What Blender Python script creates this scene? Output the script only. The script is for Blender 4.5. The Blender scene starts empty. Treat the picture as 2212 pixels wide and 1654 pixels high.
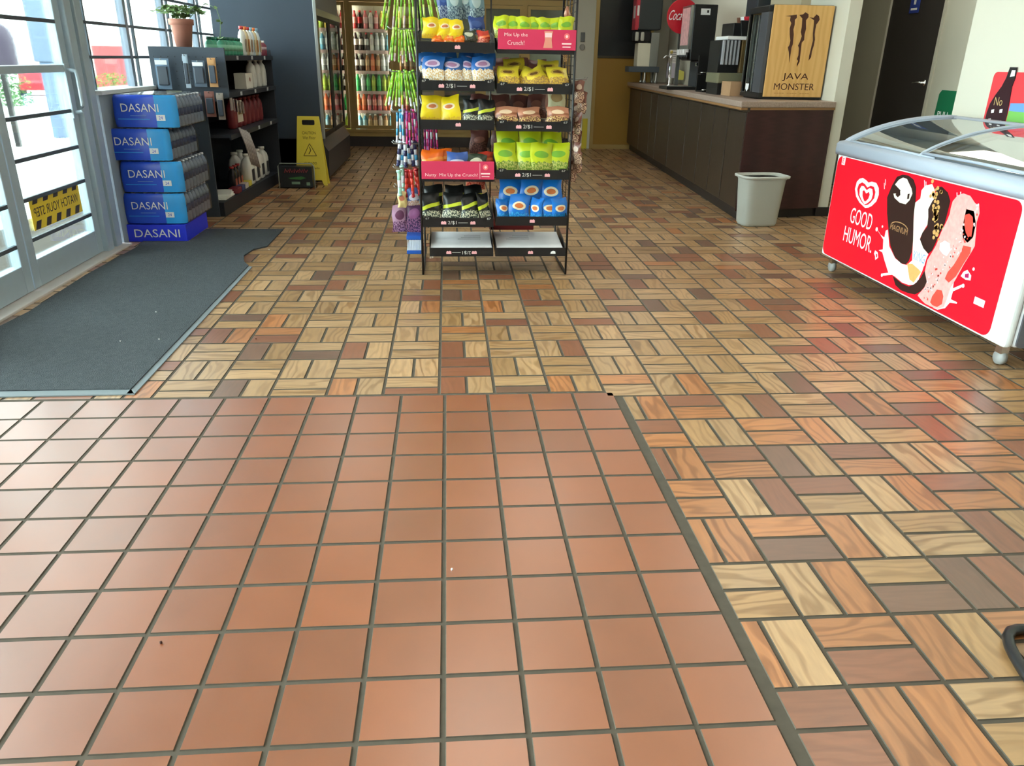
import bpy, math, random
from mathutils import Matrix, Vector
random.seed(7)
R = math.radians
SC = bpy.context.scene
COL = SC.collection

# ------------------------------------------------------------------ camera
cam_d = bpy.data.cameras.new('camera')
cam_d.sensor_fit = 'HORIZONTAL'; cam_d.sensor_width = 36.0
cam_d.lens = 36.0 * 1673.06 / 2212
cam_d.clip_start = 0.05; cam_d.clip_end = 300
cam = bpy.data.objects.new('camera', cam_d); COL.objects.link(cam)
YAW, PITCH, ROLL = 0.0851, 0.3959, 0.0186
f0 = Vector((math.sin(YAW), math.cos(YAW), 0)); r0 = Vector((math.cos(YAW), -math.sin(YAW), 0)); u0 = Vector((0, 0, 1))
fw = f0 * math.cos(PITCH) - u0 * math.sin(PITCH); up = u0 * math.cos(PITCH) + f0 * math.sin(PITCH)
rr = r0 * math.cos(ROLL) + up * math.sin(ROLL); uu = up * math.cos(ROLL) - r0 * math.sin(ROLL)
mw = Matrix(((rr.x, uu.x, -fw.x, 0.0243), (rr.y, uu.y, -fw.y, -2.7566), (rr.z, uu.z, -fw.z, 1.1990), (0, 0, 0, 1)))
cam.matrix_world = mw
SC.camera = cam
# ------------------------------------------------------------------ sky, exposure
W = bpy.data.worlds.new('sky'); SC.world = W; W.use_nodes = True
bg = W.node_tree.nodes['Background']
bg.inputs[0].default_value = (0.95, 0.97, 1.0, 1); bg.inputs[1].default_value = 19.0
SC.view_settings.view_transform = 'Standard'; SC.view_settings.look = 'None'
SC.view_settings.exposure = 0.0; SC.view_settings.gamma = 1.0; SC.view_settings.use_curve_mapping = False
LAMP_STRENGTH = 4.8      # ceiling light panels
SC.cycles.max_bounces = 8; SC.cycles.transparent_max_bounces = 16
SC.cycles.use_denoising = True

# ------------------------------------------------------------------ materials
def lin(c):
    return tuple(((x / 255) / 12.92 if x / 255 <= 0.04045 else ((x / 255 + 0.055) / 1.055) ** 2.4) for x in c) + (1.0,)
MATS = {}
def mat(name, rgb, rough=0.5, metal=0.0, var=0.0, vscale=8.0, bump=0.0, bscale=60.0, emit=0.0, spec=0.5, alpha=None, coat=0.0):
    if name in MATS: return MATS[name]
    m = bpy.data.materials.new(name); m.use_nodes = True; nt = m.node_tree; b = nt.nodes['Principled BSDF']
    c = lin(rgb)
    b.inputs['Base Color'].default_value = c; b.inputs['Roughness'].default_value = rough
    b.inputs['Metallic'].default_value = metal; b.inputs['Specular IOR Level'].default_value = spec
    b.inputs['Coat Weight'].default_value = coat
    tc = nt.nodes.new('ShaderNodeTexCoord')
    if var > 0:
        n = nt.nodes.new('ShaderNodeTexNoise'); n.inputs['Scale'].default_value = vscale; n.inputs['Detail'].default_value = 4
        nt.links.new(tc.outputs['Object'], n.inputs['Vector'])
        mx = nt.nodes.new('ShaderNodeMix'); mx.data_type = 'RGBA'
        mx.inputs[6].default_value = tuple(x * (1 - var) for x in c[:3]) + (1,)
        mx.inputs[7].default_value = tuple(min(1, x * (1 + var)) for x in c[:3]) + (1,)
        nt.links.new(n.outputs['Fac'], mx.inputs[0]); nt.links.new(mx.outputs[2], b.inputs['Base Color'])
    if bump > 0:
        n2 = nt.nodes.new('ShaderNodeTexNoise'); n2.inputs['Scale'].default_value = bscale
        nt.links.new(tc.outputs['Object'], n2.inputs['Vector'])
        bp = nt.nodes.new('ShaderNodeBump'); bp.inputs['Strength'].default_value = bump; bp.inputs['Distance'].default_value = 0.01
        nt.links.new(n2.outputs['Fac'], bp.inputs['Height']); nt.links.new(bp.outputs[0], b.inputs['Normal'])
    if emit > 0:
        b.inputs['Emission Color'].default_value = c; b.inputs['Emission Strength'].default_value = emit
    MATS[name] = m
    return m

def glassmat(name, tint=(240, 250, 248), refl=0.12, rough=0.02):
    if name in MATS: return MATS[name]
    m = bpy.data.materials.new(name); m.use_nodes = True; nt = m.node_tree; nt.nodes.clear()
    out = nt.nodes.new('ShaderNodeOutputMaterial'); t = nt.nodes.new('ShaderNodeBsdfTransparent'); g = nt.nodes.new('ShaderNodeBsdfGlossy')
    fr = nt.nodes.new('ShaderNodeFresnel'); fr.inputs['IOR'].default_value = 1.45
    mul = nt.nodes.new('ShaderNodeMath'); mul.operation = 'MULTIPLY_ADD'; mul.inputs[1].default_value = 0.8; mul.inputs[2].default_value = refl * 0.3
    mul.use_clamp = True
    mx = nt.nodes.new('ShaderNodeMixShader'); t.inputs[0].default_value = lin(tint); g.inputs['Roughness'].default_value = rough
    nt.links.new(fr.outputs[0], mul.inputs[0]); nt.links.new(mul.outputs[0], mx.inputs[0])
    nt.links.new(t.outputs[0], mx.inputs[1]); nt.links.new(g.outputs[0], mx.inputs[2]); nt.links.new(mx.outputs[0], out.inputs[0])
    MATS[name] = m
    return m

def woodmat(name, c1, c2, scale=(1, 1, 1), rough=0.4, wscale=6.0, dist=5.0, coord='Object'):
    if name in MATS: return MATS[name]
    m = bpy.data.materials.new(name); m.use_nodes = True; nt = m.node_tree; b = nt.nodes['Principled BSDF']
    tc = nt.nodes.new('ShaderNodeTexCoord'); mp = nt.nodes.new('ShaderNodeMapping'); mp.inputs['Scale'].default_value = scale
    w = nt.nodes.new('ShaderNodeTexWave'); w.inputs['Scale'].default_value = wscale; w.inputs['Distortion'].default_value = dist
    w.inputs['Detail'].default_value = 3; w.inputs['Detail Scale'].default_value = 1.5
    r = nt.nodes.new('ShaderNodeMix'); r.data_type = 'RGBA'; r.inputs[6].default_value = lin(c1); r.inputs[7].default_value = lin(c2)
    nt.links.new(tc.outputs[coord], mp.inputs[0]); nt.links.new(mp.outputs[0], w.inputs[0]); nt.links.new(w.outputs['Fac'], r.inputs[0])
    nt.links.new(r.outputs[2], b.inputs['Base Color']); b.inputs['Roughness'].default_value = rough
    MATS[name] = m
    return m

# ------------------------------------------------------------------ mesh builder
def frame(o, ex, ey, ez):
    return Matrix(((ex[0], ey[0], ez[0], o[0]), (ex[1], ey[1], ez[1], o[1]), (ex[2], ey[2], ez[2], o[2]), (0, 0, 0, 1)))
def faceF(x, y, z): return frame((x, y, z), (1, 0, 0), (0, 0, 1), (0, -1, 0))      # faces -Y
def faceL(x, y, z): return frame((x, y, z), (0, -1, 0), (0, 0, 1), (-1, 0, 0))     # faces -X
def faceR(x, y, z): return frame((x, y, z), (0, 1, 0), (0, 0, 1), (1, 0, 0))       # faces +X
TXT = {}
def text_geo(s):
    if s in TXT: return TXT[s]
    cu = bpy.data.curves.new('t', 'FONT'); cu.body = s; cu.size = 1; cu.offset = 0.0; cu.resolution_u = 3
    o = bpy.data.objects.new('t', cu); COL.objects.link(o)
    dg = bpy.context.evaluated_depsgraph_get(); me = bpy.data.meshes.new_from_object(o.evaluated_get(dg))
    vs = [v.co.copy() for v in me.vertices]; fs = [tuple(p.vertices) for p in me.polygons]
    bpy.data.objects.remove(o); bpy.data.curves.remove(cu); bpy.data.meshes.remove(me)
    x0 = min(v.x for v in vs); x1 = max(v.x for v in vs); y0 = min(v.y for v in vs); y1 = max(v.y for v in vs)
    TXT[s] = ([((v.x - x0) / (x1 - x0), (v.y - y0) / (y1 - y0)) for v in vs], fs)
    return TXT[s]

class MB:
    def __init__(s, M=None):
        s.v = []; s.f = []; s.mi = []; s.sm = []; s.uv = []; s.mats = []; s.M = M or Matrix()
    def slot(s, m):
        if m not in s.mats: s.mats.append(m)
        return s.mats.index(m)
    def add(s, vs, fs, m, smooth=False, uvs=None, M=None):
        T = s.M @ M if M is not None else s.M
        b = len(s.v); s.v += [T @ Vector(v) for v in vs]; k = s.slot(m)
        for i, f in enumerate(fs):
            s.f.append([b + j for j in f]); s.mi.append(k); s.sm.append(smooth)
            s.uv.append([uvs[j] for j in f] if uvs else None)
        return s
    def box(s, x0, x1, y0, y1, z0, z1, m, M=None):
        v = [(x0, y0, z0), (x1, y0, z0), (x1, y1, z0), (x0, y1, z0), (x0, y0, z1), (x1, y0, z1), (x1, y1, z1), (x0, y1, z1)]
        return s.add(v, [(3, 2, 1, 0), (4, 5, 6, 7), (0, 1, 5, 4), (1, 2, 6, 5), (2, 3, 7, 6), (3, 0, 4, 7)], m, M=M)
    def prism(s, pts, z0, z1, m, M=None, smooth=False):
        a = sum(pts[i][0] * pts[(i + 1) % len(pts)][1] - pts[(i + 1) % len(pts)][0] * pts[i][1] for i in range(len(pts)))
        if a < 0: pts = pts[::-1]
        n = len(pts); v = [(p[0], p[1], z0) for p in pts] + [(p[0], p[1], z1) for p in pts]
        f = [tuple(range(n))[::-1], tuple(range(n, 2 * n))]
        s.add(v, f, m, M=M)
        b = len(s.v) - 2 * n; k = s.slot(m)
        for i in range(n):
            j = (i + 1) % n; s.f.append([b + i, b + j, b + n + j, b + n + i]); s.mi.append(k); s.sm.append(smooth); s.uv.append(None)
        return s
    def lathe(s, prof, m, c=(0, 0, 0), n=14, M=None, smooth=True, sx=1, sy=1, power=None):
        v = []; f = []
        for (r, z) in prof:
            for k in range(n):
                a = 2 * math.pi * k / n; x, y = math.cos(a), math.sin(a)
                if power:
                    q = (abs(x) ** power + abs(y) ** power) ** (1 / power); x, y = x / q, y / q
                v.append((c[0] + r * x * sx, c[1] + r * y * sy, c[2] + z))
        L = len(prof)
        for i in range(L - 1):
            for k in range(n):
                f.append((i * n + k, i * n + (k + 1) % n, (i + 1) * n + (k + 1) % n, (i + 1) * n + k))
        if prof[0][0] > 1e-5: f.append(tuple(range(n))[::-1])
        if prof[-1][0] > 1e-5: f.append(tuple((L - 1) * n + k for k in range(n)))
        return s.add(v, f, m, smooth, M=M)
    def tube(s, pts, r, m, n=8, M=None, closed=False):
        pts = [Vector(p) for p in pts]; v = []; f = []; L = len(pts); ref = None
        for i, p in enumerate(pts):
            if closed: d = (pts[(i + 1) % L] - pts[i - 1]).normalized()
            else: d = (pts[min(i + 1, L - 1)] - pts[max(i - 1, 0)]).normalized()
            ref = Vector((0, 0, 1)) if abs(d.z) < 0.9 else Vector((1, 0, 0))
            a = d.cross(ref).normalized(); b = d.cross(a).normalized()
            rad = r[i] if isinstance(r, (list, tuple)) else r
            for k in range(n):
                t = 2 * math.pi * k / n; v.append(tuple(p + a * (rad * math.cos(t)) + b * (rad * math.sin(t))))
        for i in range(L if closed else L - 1):
            j = (i + 1) % L
            for k in range(n): f.append((i * n + k, i * n + (k + 1) % n, j * n + (k + 1) % n, j * n + k))
        if not closed: f += [tuple(range(n))[::-1], tuple((L - 1) * n + k for k in range(n))]
        return s.add(v, f, m, n > 5, M=M)
    def sphere(s, c, r, m, n=12, sz=1.0, M=None, sx=1, sy=1):
        prof = [(r * math.sin(math.pi * i / (n // 2)) if 0 < i < n // 2 else 0.00002, -r * sz * math.cos(math.pi * i / (n // 2))) for i in range(n // 2 + 1)]
        return s.lathe(prof, m, c, n, M=M, sx=sx, sy=sy)
    def text(s, t, w, h, m, M, d=0.0006, mirror=False, shear=0.0):
        """lettering w wide and h tall, its middle at the origin of M"""
        vs, fs = text_geo(t)
        q = []
        for (x, y) in vs:
            X = (x - 0.5) * w + shear * (y - 0.5) * h; Y = (y - 0.5) * h
            q.append((-X if mirror else X, Y, d))
        if mirror: fs = [f[::-1] for f in fs]
        return s.add(q, fs, m, M=M)
    def build(s, name, parent=None, loc=None, rot=None, bevel=0.0, seg=2, tag=None):
        me = bpy.data.meshes.new(name); me.from_pydata([tuple(v) for v in s.v], [], s.f)
        for m in s.mats: me.materials.append(m)
        me.polygons.foreach_set('material_index', s.mi); me.polygons.foreach_set('use_smooth', s.sm)
        if any(u is not None for u in s.uv):
            ul = me.uv_layers.new(name='UVMap'); i = 0
            for u, f in zip(s.uv, s.f):
                for k in range(len(f)):
                    ul.data[i].uv = u[k] if u else (0, 0); i += 1
        me.update()
        o = bpy.data.objects.new(name, me); COL.objects.link(o)
        if parent: o.parent = parent
        if loc: o.location = loc
        if rot: o.rotation_euler = rot
        if bevel:
            b = o.modifiers.new('bevel', 'BEVEL'); b.width = bevel; b.segments = seg; b.limit_method = 'ANGLE'; b.angle_limit = R(40)
        return o

NUM = ['zero', 'one', 'two', 'three', 'four', 'five', 'six', 'seven', 'eight', 'nine', 'ten', 'eleven', 'twelve', 'thirteen', 'fourteen']
def tag(o, label=None, cat=None, group=None, kind=None):
    if label and len(label.split()) > 16:
        for w in NUM[2:8]: label = label.replace(' of the ' + w, '')
    if label: o['label'] = label
    if cat: o['category'] = cat
    if group: o['group'] = group
    if kind: o['kind'] = kind
    return o
def thing(name, label, cat, loc=(0, 0, 0), rz=0.0, group=None, kind=None):
    o = bpy.data.objects.new(name, None); COL.objects.link(o); o.location = loc; o.rotation_euler = (0, 0, rz)
    o.empty_display_size = 0.05
    return tag(o, label, cat, group, kind)
def dup(root, loc, rot, label, group=None):
    def cp(o, par):
        c = o.copy(); COL.objects.link(c)
        if par: c.parent = par
        for k in KIDS.get(o.name, []): cp(k, c)
        return c
    c = cp(root, None); c.location = loc; c.rotation_euler = rot
    c['label'] = label
    if group: c['group'] = group
    return c
KIDS = {}
def kids(root):
    """remember the part tree of a finished thing so that it can be copied"""
    allo = [o for o in COL.objects if o.parent]
    def walk(o):
        KIDS[o.name] = [c for c in allo if c.parent == o]
        for c in KIDS[o.name]: walk(c)
    walk(root); return root
def struct(o): o['kind'] = 'structure'; return o
def P2(l): return [(l[i], l[i + 1]) for i in range(0, len(l), 2)]
def ordl(i, n):
    w = ['leftmost', 'second from left', 'third from left', 'fourth from left', 'fifth from left', 'sixth from left', 'seventh from left', 'eighth from left', 'ninth from left', 'tenth from left', 'eleventh from left', 'twelfth from left', 'thirteenth from left', 'fourteenth from left']
    return 'rightmost' if i == n - 1 else w[i]
FAR = ['nearest', 'second', 'third', 'fourth', 'fifth', 'sixth', 'farthest']
def nth(i, n, what='left'):
    w = ['leftmost', 'second from left', 'third from left', 'fourth from left', 'fifth from left', 'sixth from left', 'seventh from left', 'eighth from left']
    if i == n - 1 and n > 1: return 'rightmost of the %s' % NUM[n]
    if n == 3 and i == 1: return 'middle of the three'
    return w[i] + ' of the %s' % NUM[n]

# common materials
ALU = mat('brushed aluminium frame', (176, 194, 206), 0.38, 0.2, 0.06, 20)
WHITEP = mat('white paint', (236, 236, 226), 0.6, 0, 0.02, 3)
BLACK = mat('black powder coated metal', (22, 23, 26), 0.45)
BLACKW = mat('black wire', (16, 16, 18), 0.4)
BLACKP = mat('black plastic', (24, 26, 28), 0.35)
SLATE = mat('dark blue grey laminate', (50, 62, 76), 0.5, 0, 0.05, 5)
GOLD = mat('gold anodised aluminium', (172, 146, 88), 0.35, 0.35, 0.05, 10)
WHITE = mat('white print', (240, 240, 240), 0.5)
CHROME = mat('chrome', (200, 204, 206), 0.18, 1.0)
STEEL = mat('stainless steel', (165, 168, 165), 0.3, 0.9, 0.05, 30)
DARK = mat('near black', (14, 14, 16), 0.5)


# ================================================================== SETTING
# ---- floor: quarry tiles and two-plank wood-look blocks laid on dark grout
def tilemat(name, wood):
    m = bpy.data.materials.new(name); m.use_nodes = True; nt = m.node_tree; b = nt.nodes['Principled BSDF']
    at = nt.nodes.new('ShaderNodeAttribute'); at.attribute_name = 'tint'
    uv = nt.nodes.new('ShaderNodeUVMap'); uv.uv_map = 'UVMap'
    n = nt.nodes.new('ShaderNodeTexNoise'); n.inputs['Detail'].default_value = 5
    if wood:
        mp = nt.nodes.new('ShaderNodeMapping'); mp.inputs['Scale'].default_value = (2.6, 9, 1)
        nt.links.new(uv.outputs[0], mp.inputs[0])
        w = nt.nodes.new('ShaderNodeTexWave'); w.wave_type = 'BANDS'; w.bands_direction = 'Y'
        w.inputs['Scale'].default_value = 0.9; w.inputs['Distortion'].default_value = 15; w.inputs['Detail'].default_value = 1.5
        w.inputs['Detail Scale'].default_value = 1.5
        nt.links.new(mp.outputs[0], w.inputs[0])
        rp = nt.nodes.new('ShaderNodeValToRGB'); rp.color_ramp.elements[0].position = 0.05; rp.color_ramp.elements[0].color = (0.60, 0.52, 0.40, 1)
        rp.color_ramp.elements[1].position = 0.55; rp.color_ramp.elements[1].color = (1.0, 1.0, 1.0, 1)
        nt.links.new(w.outputs['Fac'], rp.inputs[0])
        mx = nt.nodes.new('ShaderNodeMix'); mx.data_type = 'RGBA'; mx.blend_type = 'MULTIPLY'
        nt.links.new(at.outputs['Alpha'], mx.inputs[0])
        nt.links.new(at.outputs['Color'], mx.inputs[6]); nt.links.new(rp.outputs[0], mx.inputs[7])
        n.inputs['Scale'].default_value = 5
        mp2 = nt.nodes.new('ShaderNodeMapping'); mp2.inputs['Scale'].default_value = (2, 14, 1)
        nt.links.new(uv.outputs[0], mp2.inputs[0]); nt.links.new(mp2.outputs[0], n.inputs['Vector'])
        src = mx.outputs[2]
    else:
        n.inputs['Scale'].default_value = 9; nt.links.new(uv.outputs[0], n.inputs['Vector']); src = at.outputs['Color']
    r2 = nt.nodes.new('ShaderNodeMapRange'); r2.inputs[1].default_value = 0.3; r2.inputs[2].default_value = 0.7
    r2.inputs[3].default_value = 0.86 if wood else 0.93; r2.inputs[4].default_value = 1.1 if wood else 1.05
    nt.links.new(n.outputs['Fac'], r2.inputs[0])
    vm = nt.nodes.new('ShaderNodeVectorMath'); vm.operation = 'SCALE'
    nt.links.new(src, vm.inputs[0]); nt.links.new(r2.outputs[0], vm.inputs['Scale']); nt.links.new(vm.outputs[0], b.inputs['Base Color'])
    rg = nt.nodes.new('ShaderNodeMapRange'); rg.inputs[3].default_value = 0.27; rg.inputs[4].default_value = 0.40
    nt.links.new(n.outputs['Fac'], rg.inputs[0]); nt.links.new(rg.outputs[0], b.inputs['Roughness'])
    b.inputs['Specular IOR Level'].default_value = 0.7 if wood else 1.0
    b.inputs['Coat Weight'].default_value = 0.28 if wood else 0.9; b.inputs['Coat IOR'].default_value = 1.8; b.inputs['Coat Roughness'].default_value = 0.36
    return m
GROUT = mat('dark floor grout', (84, 76, 64), 0.85, 0, 0.25, 30)
WT = tilemat('wood look tile', True); TT = tilemat('terracotta tile', False)
fl = {'v': [], 'f': [], 'mi': [], 'uv': [], 'c': []}
def tile(x0, x1, y0, y1, kind, tint, amt=1.0, g=0.0048, lift=0.0):
    x0 += g; x1 -= g; y0 += g; y1 -= g
    if x1 - x0 < 0.012 or y1 - y0 < 0.012: return
    b = len(fl['v']); e = 0.0015; z = -0.0002 + lift
    o = [(x0, y0, -0.003), (x1, y0, -0.003), (x1, y1, -0.003), (x0, y1, -0.003),
         (x0 + e, y0 + e, z), (x1 - e, y0 + e, z), (x1 - e, y1 - e, z), (x0 + e, y1 - e, z)]
    fl['v'] += o; ox, oy = random.uniform(0, 40), random.uniform(0, 40)
    hor = (x1 - x0) >= (y1 - y0)
    for f in ((4, 5, 6, 7), (0, 1, 5, 4), (1, 2, 6, 5), (2, 3, 7, 6), (3, 0, 4, 7)):
        fl['f'].append([b + i for i in f]); fl['mi'].append(kind if f[0] == 4 else 0)
        fl['uv'].append([((o[i][0] - x0) + ox, (o[i][1] - y0) + oy) if hor else ((o[i][1] - y0) + oy, (o[i][0] - x0) + ox) for i in f])
        fl['c'].append((tint[0], tint[1], tint[2], amt))
def wood_tint(x, y):
    r = random.random()
    if y < 0.03 and r < 0.42 and random.random() < 0.45: r = random.choice((0.5, 0.7, 0.7, 0.85))  # nearer tiles redder: partly their own mix, partly light colour put into the tint
    if r < 0.42: c = (212, 176, 134)
    elif r < (0.62 if y < 0.15 else 0.76): c = (196, 158, 112)
    elif r < 0.80: c = (206, 140, 88)
    elif r < 0.92: c = (158, 102, 74)
    else: c = (134, 100, 82)
    k = random.uniform(0.93, 1.05); c = lin([min(255, v * k * (0.87 if q == 0 else 0.84 if q == 1 else 0.79)) for q, v in enumerate(c)])
    return c, (random.uniform(0.5, 1.0) if r < 0.8 else random.uniform(0.05, 0.4))
BX, X0 = 0.2157, -0.0225
rows = [(0.002, 0.178)] + [(0.178 + 0.2150 * k, 0.178 + 0.2150 * (k + 1)) for k in range(44)]
low = [(-0.045 - 0.2172 * (k + 1), -0.045 - 0.2172 * k) for k in range(12)]
def block(i, j, ya, yb, clipx=None):
    x0, x1 = X0 + BX * i, X0 + BX * (i + 1)
    def t(a, b, c, d):
        if clipx is not None: a = max(a, clipx)
        col, am = wood_tint(a, c); tile(a, b, c, d, 1, col, am)
    if (i + j) % 2 == 0:
        t(x0, (x0 + x1) / 2, ya, yb); t((x0 + x1) / 2, x1, ya, yb)
    else:
        yf = yb - 0.1075
        t(x0, x1, yf, yb)
        t(x0, x1, ya, yf)
for j, (ya, yb) in enumerate(rows):
    if ya > 9.0: break
    for i in range(-11, 21):
        x0 = X0 + BX * i
        if x0 > 3.2 and (ya > 5.4 or x0 > 4.3): continue
        if j == 0 and i >= 3: block(i, j, -0.045, yb)
        else: block(i, j, ya, min(yb, 9.2))
for j, (ya, yb) in enumerate(low):
    for i in range(3, 16): block(i, -1 - j, ya, yb, 0.682)
for ii in range(-18, 4):
    for jj in range(0, 17):
        k = random.uniform(0.93, 1.05)
        c = lin([min(255, v * k) for v in (142, 76, 34)])
        tile(0.165 * ii - 0.001, 0.165 * (ii + 1) - 0.001, -0.165 * (jj + 1), -0.165 * jj - (0.004 if jj == 0 else 0), 2, c, 1, 0.0048)
# loose ends of the cut edge are bedded in a wide grout line
v0 = len(fl['v'])
fl['v'] += [(-3.2, -2.85, -0.0026), (4.4, -2.85, -0.0026), (4.4, 9.2, -0.0026), (-3.2, 9.2, -0.0026)]
fl['f'].append([v0, v0 + 1, v0 + 2, v0 + 3]); fl['mi'].append(0); fl['uv'].append([(0, 0)] * 4); fl['c'].append((1, 1, 1, 1))
me = bpy.data.meshes.new('floor'); me.from_pydata(fl['v'], [], fl['f'])
for m in (GROUT, WT, TT): me.materials.append(m)
me.polygons.foreach_set('material_index', fl['mi'])
ul = me.uv_layers.new(name='UVMap'); ul.data.foreach_set('uv', [c for q in fl['uv'] for p in q for c in p])
ca = me.color_attributes.new('tint', 'FLOAT_COLOR', 'CORNER')
ca.data.foreach_set('color', [c for q, f in zip(fl['c'], fl['f']) for _ in f for c in q])
me.update(); floor = bpy.data.objects.new('floor', me); COL.objects.link(floor); struct(floor)

# ---- walls and ceiling
PAINT = mat('cream wall paint', (208, 207, 192), 0.7, 0, 0.02, 2)
PAINTG = mat('greige wall paint', (186, 184, 168), 0.7, 0, 0.02, 2)
DKBASE = mat('black rubber base', (34, 30, 30), 0.5)
LOWW = mat('grey painted block wall', (150, 164, 172), 0.6, 0, 0.05, 4, 0.1, 40)
CEIL = 2.75
b = MB(); b.box(-2.45, 4.35, -6.2, 9.3, CEIL, CEIL + 0.1, mat('ceiling tile', (186, 184, 176), 0.8, 0, 0.03, 8)); struct(b.build('ceiling'))
b = MB(); b.box(-3.0, 4.4, -6.2, -2.85, -0.06, -0.0005, mat('entry floor', (150, 100, 76), 0.5, 0, 0.1, 4)); struct(b.build('floor_behind'))
# left wall: low wall under the windows, piers, header
b = MB()
b.box(-2.34, -2.16, 2.62, 9.3, -0.01, 0.945, LOWW); b.box(-2.30, -2.20, 2.62, 9.3, 2.3, CEIL, LOWW); b.box(-2.3, -2.2, -6.2, 2.62, 2.3, CEIL, LOWW)
b.box(-2.30, -2.20, 6.45, 9.3, 0.945, 2.3, SLATE); b.box(-2.30, -2.20, -6.2, -4.0, 0, 2.3, LOWW)
struct(b.build('wall_left'))
b = MB(); b.box(-2.36, -2.13, 2.60, 6.5, 0.945, 0.972, mat('pale window sill', (205, 212, 214), 0.5)); struct(b.build('trim_1', bevel=0.004))
# wall behind the camera
b = MB(); b.box(-2.3, 4.3, -6.3, -6.2, 0, CEIL, PAINT)
struct(b.build('wall_front'))
# back wall
b = MB(); b.box(-2.3, 4.3, 9.22, 9.32, 0, CEIL, PAINTG); b.box(1.79, 2.10, 9.0, 9.22, 0, CEIL, PAINT); b.box(-2.3, 1.79, 9.03, 9.22, 1.93, CEIL, mat('brown fascia', (112, 84, 52), 0.6))
b.box(2.93, 3.16, 9.0, 9.22, 0, CEIL, PAINTG); b.box(2.1, 2.93, 9.0, 9.22, 2.1, CEIL, PAINTG)
struct(b.build('wall_back'))
# partition behind the drinks counter
b = MB(); b.box(3.165, 3.265, 3.72, 9.22, 0, CEIL, PAINT); b.box(3.155, 3.275, 3.705, 9.2, 0, 0.075, DKBASE)
struct(b.build('wall_partition'))
# right wall with the restroom recess
b = MB(); b.box(3.15, 3.25, -6.2, 2.10, 0, CEIL, PAINT); b.box(3.25, 4.3, 2.0, 2.10, 0, CEIL, PAINT)
struct(b.build('wall_right'))
b = MB(); b.box(4.2, 4.3, 2.1, 4.14, 0, CEIL, PAINTG); b.box(4.2, 4.3, 5.03, 6.5, 0, CEIL, PAINTG); b.box(4.2, 4.3, 4.14, 5.03, 2.1, CEIL, PAINTG); b.box(3.265, 4.2, 6.4, 6.5, 0, CEIL, PAINTG)
struct(b.build('wall_recess'))
# restroom door
d = thing('door_3', 'dark brown restroom door in the recess', 'door', (4.2, 4.585, 0)); d['kind'] = 'structure'
MB().box(0.005, 0.05, -0.435, 0.435, 0.01, 2.08, mat('dark brown door', (48, 44, 42), 0.5, 0, 0.05, 3)).build('door_leaf', d, bevel=0.003)
b = MB(); b.box(-0.012, 0.05, -0.475, -0.437, 0, 2.12, PAINTG); b.box(-0.012, 0.05, 0.437, 0.475, 0, 2.12, PAINTG); b.box(-0.012, 0.05, -0.475, 0.475, 2.08, 2.12, PAINTG)
b.build('door_frame', d)
b = MB(); b.lathe([(0.028, 0), (0.028, 0.012), (0.012, 0.016), (0.011, 0.045)], CHROME, M=faceL(0.005, -0.36, 1.07)); b.tube([(-0.042, -0.365, 1.07), (-0.045, -0.33, 1.072), (-0.043, -0.25, 1.066)], 0.009, CHROME)
b.build('door_handle', d)
BLUES = mat('blue sign', (38, 62, 150), 0.4)
t = thing('restroom_sign', 'small blue restroom sign with a white figure high on the dark door', 'sign', (4.199, 4.62, 1.80))
b = MB(); b.box(0, 0.004, -0.075, 0.075, -0.16, 0.16, BLUES); b.build('sign_plate', t, bevel=0.001)
b = MB(M=faceL(-0.001, 0, 0)); b.prism([(0.016 * math.cos(a * R(30)), 0.095 + 0.016 * math.sin(a * R(30))) for a in range(12)], 0, 0.001, WHITE)
b.prism([(-0.032, 0.07), (0.032, 0.07), (0.036, -0.01), (0.022, -0.01), (0.018, 0.045), (0.016, -0.09), (0.003, -0.09), (0, -0.01), (-0.003, -0.09), (-0.016, -0.09), (-0.018, 0.045), (-0.022, -0.01), (-0.036, -0.01)], 0, 0.001, WHITE)
b.box(-0.05, 0.05, -0.135, -0.118, 0, 0.001, WHITE); b.build('restroom_figure', t)
t = thing('green_sign', 'green sign with white letters on the wall beside the dark restroom door', 'sign', (4.199, 3.86, 0.90))
MB(M=faceL(0, 0, 0)).prism([(-0.11, -0.12), (0.16, -0.12), (0.16, 0.12), (-0.07, 0.12), (-0.10, 0.09)], 0, 0.004, mat('green sign face', (22, 110, 74), 0.4)).build('sign_plate', t)
MB().text('PULL', 0.17, 0.045, WHITE, faceL(-0.0045, -0.02, -0.07)).build('lettering', t)
b = MB(); b.box(3.12, 3.15, -2.0, 2.11, 0, 0.09, DKBASE); struct(b.build('baseboard_right'))

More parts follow.
